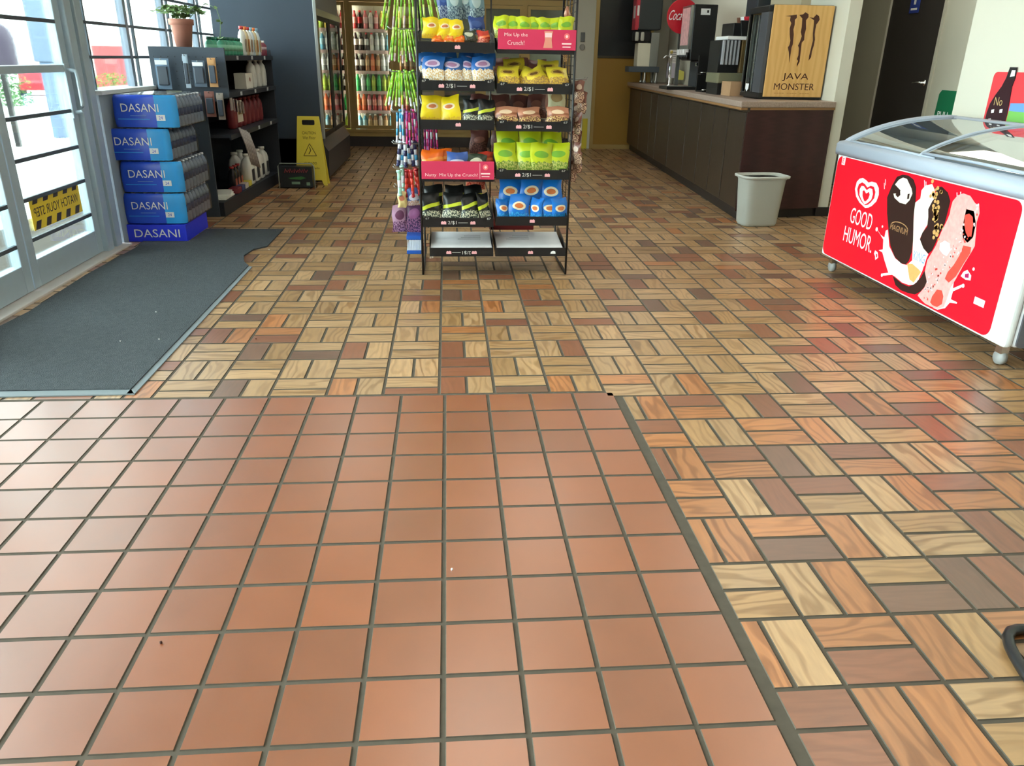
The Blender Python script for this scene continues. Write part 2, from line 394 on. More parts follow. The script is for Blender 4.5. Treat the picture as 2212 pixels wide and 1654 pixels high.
# ---- storefront: doors and windows on the left
XW = -2.19
GLASS = glassmat('window glass')
def bars(b, ys, zs, y0, y1, x=XW - 0.03):
    for z in zs: b.box(x - 0.008, x + 0.008, y0, y1, z - 0.009, z + 0.009, mat('dark steel bar', (74, 84, 92), 0.5))
def glass_door(name, y0, y1, label, handle_y, stick):
    t = thing(name, label, 'door', (XW, y0, 0)); t['kind'] = 'structure'; w = y1 - y0
    b = MB(); st = 0.075
    b.box(-0.05, 0.0, 0, st, 0.015, 2.25, ALU); b.box(-0.05, 0.0, w - st, w, 0.015, 2.25, ALU); b.box(-0.05, 0.0, st, w - st, 0.015, 0.16, ALU)
    b.box(-0.05, 0.0, st, w - st, 2.17, 2.25, ALU); b.box(-0.055, 0.004, st, w - st, 1.085, 1.125, ALU)
    b.build('door_frame', t, bevel=0.004)
    MB().box(-0.03, -0.024, st, w - st, 0.16, 2.17, GLASS).build('pane', t)
    for z in (0.262, 0.468, 0.667, 0.872, 1.352, 1.58, 1.8):
        MB().box(-0.018, -0.002, st, w - st, z - 0.010, z + 0.010, mat('dark steel bar', (74, 84, 92), 0.5)).build('crossbar', t)
    b = MB(); hy = handle_y - y0
    b.tube([(0, hy, 0.86), (0.055, hy, 0.87), (0.06, hy, 0.9), (0.06, hy, 1.06), (0.055, hy, 1.09), (0, hy, 1.1)], 0.012, ALU)
    b.box(0.0, 0.012, hy - 0.03, hy + 0.03, 0.83, 1.13, ALU); b.build('door_handle', t, bevel=0.002)
    if stick:
        YEL = mat('caution yellow', (236, 205, 50), 0.5); BK = mat('sticker black', (58, 50, 50), 0.5)
        s = MB(M=faceR(-0.0225, w / 2 + 0.01, 0.385)); s.box(-0.30, 0.30, -0.09, 0.09, 0, 0.001, YEL)
        for k in range(5):
            x = -0.30 + 0.12 * k
            s.prism([(x + 0.055, 0.088), (x + 0.11, 0.088), (x + 0.085, 0.045), (x + 0.03, 0.045)], 0.001, 0.0016, BK)
            s.prism([(x + 0.04, -0.045), (x + 0.095, -0.045), (x + 0.07, -0.088), (x + 0.015, -0.088)], 0.001, 0.0016, BK)
        s.text('WATCH YOUR STEP', 0.54, 0.05, BK, Matrix(), 0.002, mirror=True); s.build('caution_sticker', t)
    return t
glass_door('door_1', 1.46, 2.36, 'far leaf of the aluminium glass door with crossbars', 2.30, True)
glass_door('door_2', 0.55, 1.45, 'near leaf of the aluminium glass door', 0.62, False)
b = MB()
for y in (2.365, 2.50): b.box(XW - 0.06, XW + 0.03, y, y + 0.09, 0, 2.3, ALU)
b.box(XW - 0.07, XW + 0.005, 2.45, 2.52, 0, 2.3, ALU); b.box(XW - 0.07, XW + 0.02, 0.42, 0.545, 0, 2.3, ALU); b.box(XW - 0.07, XW + 0.02, 0.42, 2.6, 2.255, 2.3, ALU)
struct(b.build('trim_2', bevel=0.005))
b = MB(); b.box(-2.32, -2.11, 0.40, 2.62, -0.004, 0.012, mat('worn stone threshold', (205, 200, 196), 0.55, 0, 0.08, 12)); struct(b.build('trim_3', bevel=0.004))
b = MB(); b.box(XW - 0.05, XW - 0.01, 0.40, 2.40, 0.012, 0.02, ALU); struct(b.build('trim_4'))
# side light in front of the doors (mostly off frame)
t = thing('window_1', 'storefront window before the doors', 'window', (XW, -4.0, 0)); t['kind'] = 'structure'
MB().box(-0.03, -0.024, 0.06, 4.36, 0.1, 2.25, GLASS).build('pane', t)
b = MB()
for y in (0, 1.07, 2.14, 3.21, 4.36): b.box(-0.06, 0, y, y + 0.06, 0, 2.3, ALU)
b.box(-0.06, 0, 0, 4.42, 0, 0.1, ALU); b.box(-0.06, 0, 0, 4.42, 2.25, 2.3, ALU); b.build('window_frame', t)
mull = [2.60, 3.40, 4.22, 5.08, 5.95, 6.45]
for k in range(5):
    y0, y1 = mull[k], mull[k + 1]
    t = thing('window_%d' % (k + 2), 'storefront window pane %s with dark crossbars' % ['beside the door', 'second', 'behind the shelving', 'behind the plant', 'by the dark cooler'][k], 'window', (XW, y0, 0.97)); t['kind'] = 'structure'
    MB().box(-0.04, -0.034, 0.02, y1 - y0 - 0.01, 0, 1.3, GLASS).build('pane', t)
    b = MB(); b.box(-0.06, -0.01, -0.025, 0.025, 0, 1.33, mat('grey mullion', (128, 138, 152), 0.45, 0.3)); b.box(-0.06, -0.01, 0.025, y1 - y0 - 0.025, 1.29, 1.33, ALU)
    b.build('window_frame', t, bevel=0.003)
    for z in (0.195, 0.395, 0.62): MB().box(-0.028, -0.010, 0.02, y1 - y0 - 0.02, z - 0.009, z + 0.009, mat('dark steel bar', (74, 84, 92), 0.5)).build('crossbar', t)
    MB().box(-0.026, -0.008, 0.10, 0.118, 0, 1.29, mat('dark steel bar', (74, 84, 92), 0.5)).build('upright_bar', t)

# ---- ceiling lights (real fixtures, out of frame)
LAMP = mat('fluorescent diffuser', (255, 250, 238), 0.5, emit=LAMP_STRENGTH)
pl = [(-0.9, -1.8), (1.3, -1.8), (2.3, 0.4), (0.2, 0.6), (0.8, 3.2), (2.4, 2.6), (0.9, 6.2), (-1.0, 4.6), (2.3, 6.4), (3.7, 3.6)]
for k, (x, y) in enumerate(pl):
    t = thing('ceiling_light', 'recessed fluorescent ceiling light panel', 'ceiling light', (x, y, CEIL), group='recessed ceiling light panels')
    MB().box(-0.3, 0.3, -0.6, 0.6, -0.012, -0.006, LAMP).build('diffuser', t)
    b = MB(); b.box(-0.33, -0.3, -0.63, 0.63, -0.02, 0, WHITEP); b.box(0.3, 0.33, -0.63, 0.63, -0.02, 0, WHITEP); b.box(-0.3, 0.3, -0.63, -0.6, -0.02, 0, WHITEP); b.box(-0.3, 0.3, 0.6, 0.63, -0.02, 0, WHITEP)
    b.build('frame', t)

# ---- outside
LOT = mat('sunlit concrete lot', (205, 205, 200), 0.9, 0, 0.04, 0.5)
def gz(y): return -0.06 - 0.03 * max(0, y - 8)      # the lot falls away from the shop
b = MB(); v = []
for y in (-30, 8, 60, 120, 180): v += [(-150, y, gz(y)), (-2.34, y, gz(y))]
b.add(v, [(2 * k, 2 * k + 1, 2 * k + 3, 2 * k + 2) for k in range(4)], LOT); struct(b.build('ground_outside'))
def bush(name, loc, size, label, col=(70, 120, 60)):
    loc = (loc[0], loc[1], gz(loc[1]))
    rnd = random.Random(hash(label) % 999 if False else len(label))
    g = mat('foliage %d %d %d' % col, col, 0.8, 0, 0.5, 3); b = MB()
    n = int(900)
    for k in range(n):
        u, v, w = rnd.gauss(0, 0.5), rnd.gauss(0, 0.5), rnd.uniform(0, 1)
        q = 1 / max(1, math.sqrt(u * u + v * v) * 1.05); x, y, z = u * q * size[0], v * q * size[1], w * size[2] * (1 - 0.35 * (u * u + v * v))
        a = rnd.uniform(0, 6.28); s = 0.09 * size[2] * rnd.uniform(0.7, 1.4); tlt = rnd.uniform(-1, 1)
        ex = Vector((math.cos(a), math.sin(a), tlt)).normalized(); ey = Vector((-math.sin(a), math.cos(a), rnd.uniform(-1, 1))).normalized()
        p = Vector((x, y, z)); b.add([p - ex * s * 0.5, p - ey * s * 0.25, p + ex * s * 0.5, p + ey * s * 0.25], [(0, 1, 2, 3)], g)
    o = b.build('foliage'); t = thing(name, label, 'bush', loc); o.parent = t
    MB().tube([(0, 0, 0), (0.05, 0.02, size[2] * 0.4), (0, 0.05, size[2] * 0.8)], [0.05, 0.04, 0.02], mat('bark', (90, 70, 55), 0.9)).build('stem', t)
    return t
bush('shrub', (-15.7, 28.2, -0.06), (0.8, 0.8, 1.4), 'bright green shrub outside, seen through the lower half of the glass door', (80, 140, 70))
bush('shrub', (-11.9, 28.0, -0.06), (1.0, 1.0, 1.2), 'leafy green shrub outside behind the second window bay', (96, 150, 60))
bush('shrub', (-10.6, 33.0, -0.06), (1.0, 1.6, 1.7), 'light green shrub outside beside the red roadside sign', (110, 150, 80))
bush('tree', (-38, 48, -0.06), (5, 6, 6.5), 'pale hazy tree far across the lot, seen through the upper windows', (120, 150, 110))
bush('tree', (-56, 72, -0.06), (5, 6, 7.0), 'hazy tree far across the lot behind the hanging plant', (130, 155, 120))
t = thing('red_car', 'small red car parked across the lot seen through the glass door', 'car', (-24.05, 48.2, gz(48.2)), R(112))
RED = mat('red car paint', (190, 40, 56), 0.3)
b = MB(); prof = [(-1.9, 0.35), (-1.95, 0.75), (-1.5, 0.9), (-1.1, 1.35), (0.5, 1.38), (1.1, 0.95), (1.85, 0.8), (1.9, 0.35)]
b.prism(prof, -0.8, 0.8, RED, M=frame((0, 0, 0), (1, 0, 0), (0, 0, 1), (0, -1, 0))); b.build('body', t, bevel=0.06)
b = MB(); b.prism([(-1.25, 0.95), (-1.0, 1.28), (0.45, 1.3), (0.9, 0.95)], -0.81, 0.81, mat('car glass', (60, 66, 74), 0.15), M=frame((0, 0, 0), (1, 0, 0), (0, 0, 1), (0, -1, 0))); b.build('side_window', t)
for sx in (-1.2, 1.2):
    for sy in (-0.8, 0.8):
        MB().lathe([(0.0001, -0.1), (0.3, -0.1), (0.33, 0), (0.3, 0.1), (0.0001, 0.1)], DARK, n=20, M=frame((sx, sy, 0.33), (1, 0, 0), (0, 0, 1), (0, -1, 0))).build('wheel', t)
t = thing('roadside_sign', 'large faded red sign structure outside behind the first window bay', 'sign', (-15, 35.2, gz(35.2)), R(21))
t.scale = (0.75, 0.75, 1.15)
RS = mat('faded red board', (196, 88, 88), 0.7)
MB().prism([(-1.9, 0.3), (-0.4, 0.9), (-0.4, 2.0), (1.6, 2.0), (1.6, 0.25), (-1.9, 0.1)], -0.1, 0.1, RS, M=frame((0, 0, 0), (1, 0, 0), (0, 0, 1), (0, -1, 0))).build('board', t)
for x in (-1.5, 1.3): MB().box(x - 0.07, x + 0.07, -0.06, 0.06, 0, 1.0, WHITEP).build('post', t)
t = thing('canopy_building', 'pale building with a red roof band across the lot', 'building', (-30, 82, gz(82)), R(20))
MB().box(-9, 9, -4, 4, 0, 4.4, mat('pale facade', (226, 222, 214), 0.8)).build('wall', t)
MB().box(-9.6, 9.6, -4.6, 4.6, 4.4, 4.9, mat('pale pink roof band', (226, 176, 170), 0.7)).build('roof_band', t)
for x in (-6, -2, 2, 6): MB().box(x - 1, x + 1, -4.05, -3.98, 1.0, 2.8, mat('car glass', (60, 66, 74), 0.15)).build('window', t)
t = thing('lamp_post', 'grey blue post standing outside the upper half of the glass door', 'post', (-6.0, 10.45, -0.06))
b = MB(); b.box(-0.09, 0.09, -0.09, 0.09, 0, 1.1, mat('blue grey post', (120, 140, 165), 0.6)); b.box(-0.14, 0.14, -0.12, 0.12, 1.1, 1.95, mat('blue grey post', (120, 140, 165), 0.6)); b.build('post', t, bevel=0.02)
t = thing('outdoor_box', 'dark domed box on a thin post outside at the left edge of the glass door', 'post box', (-6.0, 9.12, -0.06))
MB().box(-0.03, 0.03, -0.03, 0.03, 0, 1.04, DARK).build('post', t)
MB().lathe([(0.20, 1.04), (0.22, 1.1), (0.22, 1.38), (0.18, 1.52), (0.10, 1.58), (0.0001, 1.6)], mat('dark bin', (84, 74, 92), 0.5), n=20).build('body', t)
MB().box(-0.10, 0.10, -0.225, -0.17, 1.2, 1.28, DARK).build('flap', t)

# ---- entrance mat
t = thing('entrance_mat', 'dark grey green ribbed entrance mat lying before the glass doors', 'mat', (-1.64, 1.58, 0))
MATC = mat('dark mat pile', (78, 84, 88), 0.95, 0, 0.35, 60, 0.9, 220, spec=0.2)
b = MB(); b.prism([(-0.44, -1.5), (0.44, -1.5), (0.44, 0.42), (0.39, 0.52), (0.35, 0.68), (0.37, 0.86), (0.44, 0.95), (0.44, 1.52), (-0.115, 1.52), (-0.115, 1.10), (-0.42, 1.10), (-0.40, 0.9), (-0.43, 0.2), (-0.41, -0.5), (-0.47, -1.1)], 0.0, 0.009, MATC); b.build('pile', t)
b = MB(); RUB = mat('grey rubber edge', (120, 130, 134), 0.6)
b.prism([(0.437, -1.54), (0.468, -1.54), (0.465, 0.40), (0.437, 0.42)], 0, 0.005, RUB); b.prism([(-0.5, -1.555), (0.468, -1.545), (0.44, -1.5), (-0.47, -1.5)], 0, 0.005, RUB)
b.build('rubber_edge', t)

# ================================================================== FREEZER
def rrect(x0, x1, y0, y1, r, n=5):
    p = []
    for cx, cy, a0 in ((x1 - r, y1 - r, 0), (x0 + r, y1 - r, 90), (x0 + r, y0 + r, 180), (x1 - r, y0 + r, 270)):
        for k in range(n + 1): a = R(a0 + 90 * k / n); p.append((cx + r * math.cos(a), cy + r * math.sin(a)))
    return p
fz = thing('ice_cream_freezer', 'white ice cream chest freezer with a red picture front and curved glass lids', 'freezer', (2.36, 1.90, 0))
FZW = mat('freezer white enamel', (232, 236, 238), 0.3); FZG = mat('freezer grey trim', (168, 180, 196), 0.4); FZD = mat('vent grey plastic', (92, 94, 100), 0.5)
L = 1.74
b = MB(M=frame((0, 0, 0), (0, -1, 0), (1, 0, 0), (0, 0, -1)))   # plan coordinates: x along the front, y into depth
inner = rrect(0.06, L - 0.06, 0.06, 0.61, 0.03)
b = MB(); b.box(0, 0.045, -L, 0, 0.10, 0.735, FZW); b.box(0.635, 0.68, -L, 0, 0.10, 0.86, FZW); b.box(0.045, 0.635, -0.045, 0, 0.10, 0.80, FZW); b.box(0.045, 0.635, -L + 0.001, -L + 0.045, 0.10, 0.80, FZW)
b.box(0.045, 0.635, -L + 0.045, -0.045, 0.10, 0.30, FZW)
b.build('cabinet', fz, bevel=0.018, seg=3)
# red picture panel with its print
RP = mat('glossy red print', (236, 10, 40), 0.35, spec=0.4)
pan = MB(M=faceL(-0.001, 0, 0)).prism(rrect(0.022, L - 0.10, 0.115, 0.70, 0.045), 0, 0.002, RP).build('picture_panel', fz)
b = MB(M=faceL(-0.0035, 0, 0))
PR = {}
PR['splash'] = [0.603,0.375,0.641,0.356,0.685,0.349,0.685,0.386,0.702,0.395,0.748,0.316,0.824,0.27,0.896,0.257,0.94,0.263,0.986,0.305,1.044,0.314,1.077,0.273,1.064,0.219,1.033,0.185,0.993,0.172,0.931,0.168,0.859,0.18,0.829,0.182,0.731,0.151,0.723,0.16,0.79,0.183,0.729,0.237,0.695,0.271,0.653,0.273,0.694,0.287,0.679,0.337,0.623,0.363]
PR['choc'] = [0.836,0.179,0.933,0.163,0.996,0.165,1.04,0.19,1.076,0.232,1.095,0.272,1.133,0.238,1.135,0.214,1.101,0.169,1.061,0.142,0.998,0.132,0.934,0.128,0.878,0.14]
PR['cone'] = [0.917,0.483,0.893,0.567,0.933,0.597,0.927,0.635,0.95,0.662,1.003,0.677,1.031,0.655,1.063,0.605,1.047,0.565,1.03,0.524,1.036,0.487,1.011,0.443,1.001,0.412,1.047,0.373,1.096,0.355,1.085,0.319,1.079,0.268,1.053,0.201,1.021,0.192,0.99,0.25,0.948,0.391]
PR['bar'] = [0.635,0.554,0.659,0.619,0.688,0.668,0.736,0.685,0.789,0.688,0.842,0.675,0.877,0.641,0.897,0.577,0.909,0.501,0.948,0.391,0.958,0.333,0.949,0.285,0.93,0.263,0.885,0.259,0.822,0.275,0.761,0.319,0.713,0.392,0.665,0.476]
PR['bite'] = [0.686,0.628,0.712,0.656,0.746,0.672,0.784,0.670,0.811,0.651,0.841,0.631,0.858,0.609,0.845,0.573,0.819,0.549,0.764,0.547,0.705,0.563,0.688,0.582,0.728,0.589,0.749,0.607]
PR['top'] = [1.028,0.664,1.083,0.677,1.137,0.658,1.17,0.623,1.169,0.577,1.167,0.522,1.148,0.472,1.134,0.426,1.119,0.38,1.095,0.358,1.047,0.373,1.003,0.408,1.011,0.443,1.039,0.478,1.03,0.524,1.016,0.559,1.033,0.6,1.061,0.632]
PR['clabel'] = [0.967,0.355,1.039,0.371,1.09,0.349,1.086,0.294,1.044,0.269,0.991,0.281]
PR['pink'] = [1.185,0.594,1.188,0.626,1.213,0.657,1.251,0.672,1.302,0.669,1.347,0.644,1.376,0.64,1.392,0.609,1.388,0.565,1.398,0.532,1.414,0.466,1.401,0.436,1.37,0.37,1.344,0.304,1.32,0.251,1.313,0.192,1.305,0.151,1.262,0.128,1.208,0.124,1.158,0.124,1.134,0.129,1.085,0.144,1.125,0.196,1.133,0.228,1.1,0.269,1.099,0.327,1.14,0.409,1.155,0.473,1.178,0.533,1.188,0.567]
PR['pbite'] = [1.297,0.583,1.324,0.594,1.353,0.585,1.369,0.553,1.375,0.51,1.357,0.493,1.333,0.51,1.31,0.541]
PR['pbite2'] = [1.2,0.173,1.225,0.214,1.262,0.22,1.283,0.197,1.286,0.16,1.256,0.136,1.218,0.134,1.196,0.142]
PR['pred'] = [1.337,0.453,1.393,0.457,1.396,0.431,1.368,0.375,1.336,0.307,1.298,0.268,1.263,0.278,1.273,0.313,1.303,0.354,1.327,0.405]
PR['ws2'] = [1.315,0.264,1.331,0.282,1.336,0.251,1.389,0.284,1.402,0.281,1.388,0.268,1.341,0.238,1.34,0.2,1.389,0.2,1.388,0.193,1.339,0.183,1.314,0.149,1.263,0.125,1.226,0.123,1.305,0.151,1.313,0.192]
PR['plabel'] = [1.166,0.424,1.198,0.445,1.238,0.44,1.257,0.412,1.239,0.38,1.207,0.382,1.173,0.397]
PR['drop'] = [1.381,0.342,1.404,0.357,1.439,0.339,1.441,0.317,1.407,0.312,1.369,0.318]
CRM = mat('cream print', (240, 232, 214), 0.4); CHO = mat('chocolate print', (46, 26, 24), 0.35, 0, 0.15, 14); PNK = mat('pink crumb print', (240, 170, 165), 0.45, 0, 0.35, 45)
NUT = mat('nut print', (205, 160, 95), 0.5, 0, 0.3, 60); WAF = mat('wafer print', (222, 170, 100), 0.5, 0, 0.2, 40); PNR = mat('strawberry print', (226, 74, 62), 0.45, 0, 0.25, 40)
LBL = mat('light blue print', (110, 160, 215), 0.4); PNW = mat('pale pink print', (246, 214, 220), 0.45)
def pz(k, m, z): b.prism(P2(PR[k]), z, z + 0.0003, m)
pz('splash', WHITE, 0); pz('choc', CHO, 0.0002); pz('ws2', WHITE, 0.0002); pz('cone', CRM, 0.0004); pz('top', CHO, 0.0006)
pz('pink', PNK, 0.0005); pz('pred', PNR, 0.0007); pz('pbite', PNR, 0.0009); pz('pbite2', PNR, 0.0009); pz('bar', CHO, 0.0009); pz('bite', CRM, 0.0012)
b.prism([(0.94, 0.27), (0.985, 0.28), (1.045, 0.268), (1.07, 0.26), (1.03, 0.195), (0.99, 0.20)], 0.0006, 0.0009, WAF)
b.prism([(1.297, 0.61), (1.352, 0.61), (1.385, 0.56), (1.388, 0.50), (1.36, 0.47), (1.32, 0.485), (1.30, 0.53)], 0.0006, 0.0008, PNW)
pz('clabel', WHITE, 0.0009); pz('plabel', PNW, 0.0009); pz('drop', PNW, 0.0002); b.prism([(1.395, 0.335), (1.42, 0.345), (1.425, 0.325), (1.40, 0.32)], 0.0004, 0.0006, mat('magenta print', (170, 20, 90), 0.4))
b.prism([(0.72, 0.60), (0.745, 0.605), (0.755, 0.585), (0.735, 0.57), (0.71, 0.578)], 0.0014, 0.0017, CHO); b.prism([(0.818, 0.60), (0.835, 0.605), (0.838, 0.58), (0.822, 0.575)], 0.0014, 0.0017, CHO)
rnd = random.Random(3)
for k in range(46):
    a, q = rnd.uniform(0, 1), rnd.uniform(-1, 1); x = 1.03 + 0.10 * a + 0.035 * q; y = 0.655 - 0.20 * a + 0.045 * q * (1 if k % 2 else -1); r_ = rnd.uniform(0.008, 0.014)
    b.prism([(x + r_ * math.cos(t * 1.05), y + r_ * 0.9 * math.sin(t * 1.05)) for t in range(6)], 0.0010, 0.0014, NUT)
for k in range(90):
    x = rnd.uniform(1.13, 1.39); y = 0.14 + (x - 1.13) * 1.7 + rnd.uniform(-0.06, 0.11)
    if y > 0.65 or y < 0.14: continue
    r_ = rnd.uniform(0.003, 0.007); b.prism([(x + r_ * math.cos(t * 1.25), y + r_ * math.sin(t * 1.25)) for t in range(5)], 0.0009, 0.0011, PNW if k % 3 else PNR)
for x, y, s in ((0.595, 0.375, .012), (0.735, 0.155, .01), (0.645, 0.40, .007), (1.402, 0.282, .010), (1.443, 0.37, .008)):
    b.prism([(x + s * math.cos(t * .9), y + s * math.sin(t * .9)) for t in range(7)], 0.0004, 0.0006, WHITE)
for x, y in ((0.93, 0.685), (0.945, 0.68), (1.20, 0.668), (1.225, 0.675), (0.58, 0.64), (0.575, 0.62)): b.prism([(x, y), (x + 0.006, y + 0.001), (x + 0.018, y - 0.028), (x + 0.014, y - 0.030)], 0, 0.0003, PNW)
b.prism([(0.62, 0.265), (0.65, 0.26), (0.665, 0.235), (0.64, 0.215), (0.63, 0.235), (0.615, 0.245)], 0, 0.0003, PNW)
b.prism([(0.635, 0.25), (0.65, 0.248), (0.652, 0.235), (0.642, 0.23)], 0.0003, 0.0005, RP)
b.build('ice_cream_picture', pan)
b = MB(M=faceL(-0.0035, 0, 0))
GOLDP = mat('gold lettering print', (170, 130, 90), 0.4)
b.text('GOOD', 0.245, 0.088, WHITE, frame((0.413, 0.399, 0), (1, 0, 0), (0, 1, 0), (0, 0, 1))); b.text('HUMOR.', 0.33, 0.088, WHITE, frame((0.418, 0.284, 0), (1, 0, 0), (0, 1, 0), (0, 0, 1)))
b.build('lettering', pan); b = MB(M=faceL(-0.0035, 0, 0))
b.text('MAGNUM', 0.165, 0.030, GOLDP, frame((0.805, 0.418, 0), (1, -0.0, 0), (0, 1, 0), (0, 0, 1)), d=0.0016)
for k in range(9):
    a = R(20 + 140 * k / 8); a2 = R(20 + 140 * (k + 1) / 8)
    if k < 8: b.prism([(0.805 + 0.085 * math.cos(a), 0.425 + 0.03 * math.sin(a)), (0.805 + 0.085 * math.cos(a2), 0.425 + 0.03 * math.sin(a2)), (0.805 + 0.08 * math.cos(a2), 0.422 + 0.028 * math.sin(a2)), (0.805 + 0.08 * math.cos(a), 0.422 + 0.028 * math.sin(a))], 0.0012, 0.0015, GOLDP)
b.build('bar_name_print', pan); b = MB(M=faceL(-0.0035, 0, 0))
b.text('KING', 0.10, 0.045, LBL, frame((1.03, 0.325, 0), (1, 0, 0), (0, 1, 0), (0, 0, 1)), d=0.0014)
b.build('cone_name_print', pan)
HT = dict(a=[0.433,0.462,0.362,0.48,0.312,0.506,0.285,0.543,0.289,0.585,0.313,0.605,0.348,0.615,0.389,0.608,0.417,0.599,0.45,0.609,0.499,0.609,0.534,0.587,0.547,0.553,0.535,0.515,0.499,0.485,0.467,0.47],
 b=[0.425,0.475,0.378,0.489,0.332,0.516,0.31,0.547,0.318,0.576,0.351,0.591,0.385,0.586,0.415,0.572,0.447,0.586,0.484,0.586,0.508,0.562,0.509,0.529,0.481,0.5,0.456,0.484],
 c=[0.42,0.479,0.382,0.496,0.346,0.521,0.338,0.551,0.352,0.572,0.377,0.573,0.415,0.557,0.44,0.572,0.471,0.572,0.487,0.547,0.481,0.515,0.447,0.491],
 d=[0.41,0.497,0.382,0.521,0.374,0.548,0.391,0.553,0.416,0.539,0.442,0.552,0.456,0.539,0.449,0.516,0.426,0.497])
b = MB(M=faceL(-0.0035, 0, 0)); b.prism(P2(HT['a']), 0, 0.0003, WHITE); b.prism(P2(HT['b']), 0.0003, 0.0006, RP); b.prism(P2(HT['c']), 0.0006, 0.0009, WHITE); b.prism(P2(HT['d']), 0.0009, 0.0012, RP)
b.build('heart_logo', pan)
b = MB(M=faceL(-0.0035, 0, 0)); b.box(1.497, 1.568, 0.228, 0.26, 0, 0.0005, WHITE); b.box(0.075, 0.115, 0.655, 0.70, 0, 0.0008, PNW); b.text('E', 0.02, 0.028, RP, frame((0.095, 0.678, 0), (1, 0, 0), (0, 1, 0), (0, 0, 1)), d=0.0012); b.build('sticker', pan)
# grey rim and curved glass frame
def arc(n=14, z0=0.765, z1=0.925, x0=0.02, x1=0.665):
    out = []
    for k in range(n + 1):
        t = k / n; out.append((x0 + (x1 - x0) * (t ** 1.25), z0 + (z1 - z0) * math.sin(t * math.pi / 2) ** 0.95))
    return out
A = arc()
b = MB(); b.prism([(-0.012, 0.708), (-0.016, 0.73), (-0.014, 0.768), (0.0, 0.782), (0.055, 0.79), (0.06, 0.775), (0.02, 0.735)], -L - 0.004, 0.004, FZG, M=frame((0, 0, 0), (1, 0, 0), (0, 0, 1), (0, 1, 0)), smooth=True)
b.prism([(0.62, 0.86), (0.645, 0.93), (0.675, 0.935), (0.69, 0.92), (0.69, 0.84), (0.64, 0.84)], -L - 0.004, 0.004, FZG, M=frame((0, 0, 0), (1, 0, 0), (0, 0, 1), (0, 1, 0)), smooth=True)
for y0, y1 in ((-0.05, 0.004), (-L - 0.004, -L + 0.05)):
    pr = [(x, z + 0.012) for x, z in A] + [(x, z) for x, z in A[::-1]][:0] + [(0.68, 0.80), (0.0, 0.70)]
    b.prism([(0.0, 0.74)] + pr[:-2] + [(0.68, 0.85), (0.64, 0.80), (0.1, 0.75)], y0, y1, FZG, M=frame((0, 0, 0), (1, 0, 0), (0, 0, 1), (0, 1, 0)))
b.build('rim', fz)
FG = glassmat('freezer lid glass', (240, 248, 246), 0.1, 0.03)
def lid(y0, y1, dz):
    v = []; f = []
    for (x, z) in A: v += [(x, y0, z + dz), (x, y1, z + dz)]
    for k in range(len(A) - 1): f.append((2 * k, 2 * k + 1, 2 * k + 3, 2 * k + 2))
    o = MB().add(v, f, FG, True).build('glass_lid', fz)
    q = MB()
    for y in (y0, y1): q.tube([(x, y, z + dz + 0.003) for x, z in A], 0.008, FZG, n=6)
    q.tube([(A[0][0] + 0.012, y0 + 0.02, A[0][1] + dz + 0.022), (A[0][0] + 0.012, y0 * 0.5 + y1 * 0.5, A[0][1] + dz + 0.026), (A[0][0] + 0.012, y1 - 0.02, A[0][1] + dz + 0.022)], 0.007, FZG)
    q.build('lid_frame', o)
lid(-0.94, -0.045, 0.0); lid(-L + 0.045, -0.80, 0.014)
b = MB()
for k in range(4): b.box(0.05, 0.63, -0.41 * k - 0.075 - 0.38, -0.41 * k - 0.075 - 0.375, 0.30, 0.70, mat('white coated wire', (225, 232, 232), 0.4))
b.build('divider', fz)
b = MB()
for px, py in ((0.06, -0.06), (0.06, -L + 0.075), (0.62, -0.06), (0.62, -L + 0.075)):
    o = MB().lathe([(0.0001, -0.014), (0.03, -0.014), (0.033, 0), (0.03, 0.014), (0.0001, 0.014)], mat('grey caster', (150, 152, 150), 0.5), n=16, M=frame((px, py, 0.034), (0, 1, 0), (0, 0, 1), (1, 0, 0)))
    o.box(px - 0.018, px + 0.018, py - 0.02, py + 0.02, 0.055, 0.10, CHROME); o.build('caster', fz)
b = MB(M=faceF(0, -L - 0.001, 0)); b.prism(rrect(0.05, 0.62, 0.105, 0.46, 0.02), 0, 0.008, FZD)
for k in range(9):
    z = 0.17 + 0.03 * k; b.box(0.10, 0.56, z, z + 0.012, 0.008, 0.016, mat('light vent slat', (150, 152, 156), 0.5))
for k in range(3): b.sphere((0.075, 0.20 + 0.1 * k, 0.008), 0.006, DARK, 8)
b.build('side_vent', fz)
# goods inside
def tub(i, x, y, w, l, h, rgb, label):
    t = MB().box(-w / 2, w / 2, -l / 2, l / 2, 0, h, mat('ice cream carton %d %d %d' % rgb, rgb, 0.5)).box(-w / 2 + 0.01, w / 2 - 0.01, -l / 2 - 0.001, l / 2 + 0.001, h * 0.4, h * 0.7, WHITE).build('ice_cream_carton', None, (x, y, 0.302), (0, 0, random.uniform(-0.1, 0.1)), bevel=0.004)
    tag(t, label, 'ice cream carton', 'cartons inside the freezer')
tub(0, 2.60, 1.60, 0.20, 0.26, 0.22, (220, 225, 225), 'white ice cream carton inside the freezer at its far end')
tub(1, 2.84, 1.62, 0.18, 0.24, 0.16, (205, 215, 215), 'pale grey ice cream carton at the back of the freezer, far end')
tub(2, 2.60, 1.22, 0.22, 0.22, 0.26, (90, 96, 98), 'dark grey ice cream carton in the freezer near the front glass')
tub(3, 2.82, 0.85, 0.22, 0.30, 0.26, (150, 50, 50), 'dark red ice cream carton at the back of the freezer')
tub(4, 2.58, 0.78, 0.20, 0.22, 0.20, (222, 230, 228), 'white ice cream carton in the freezer below the upper lid edge')

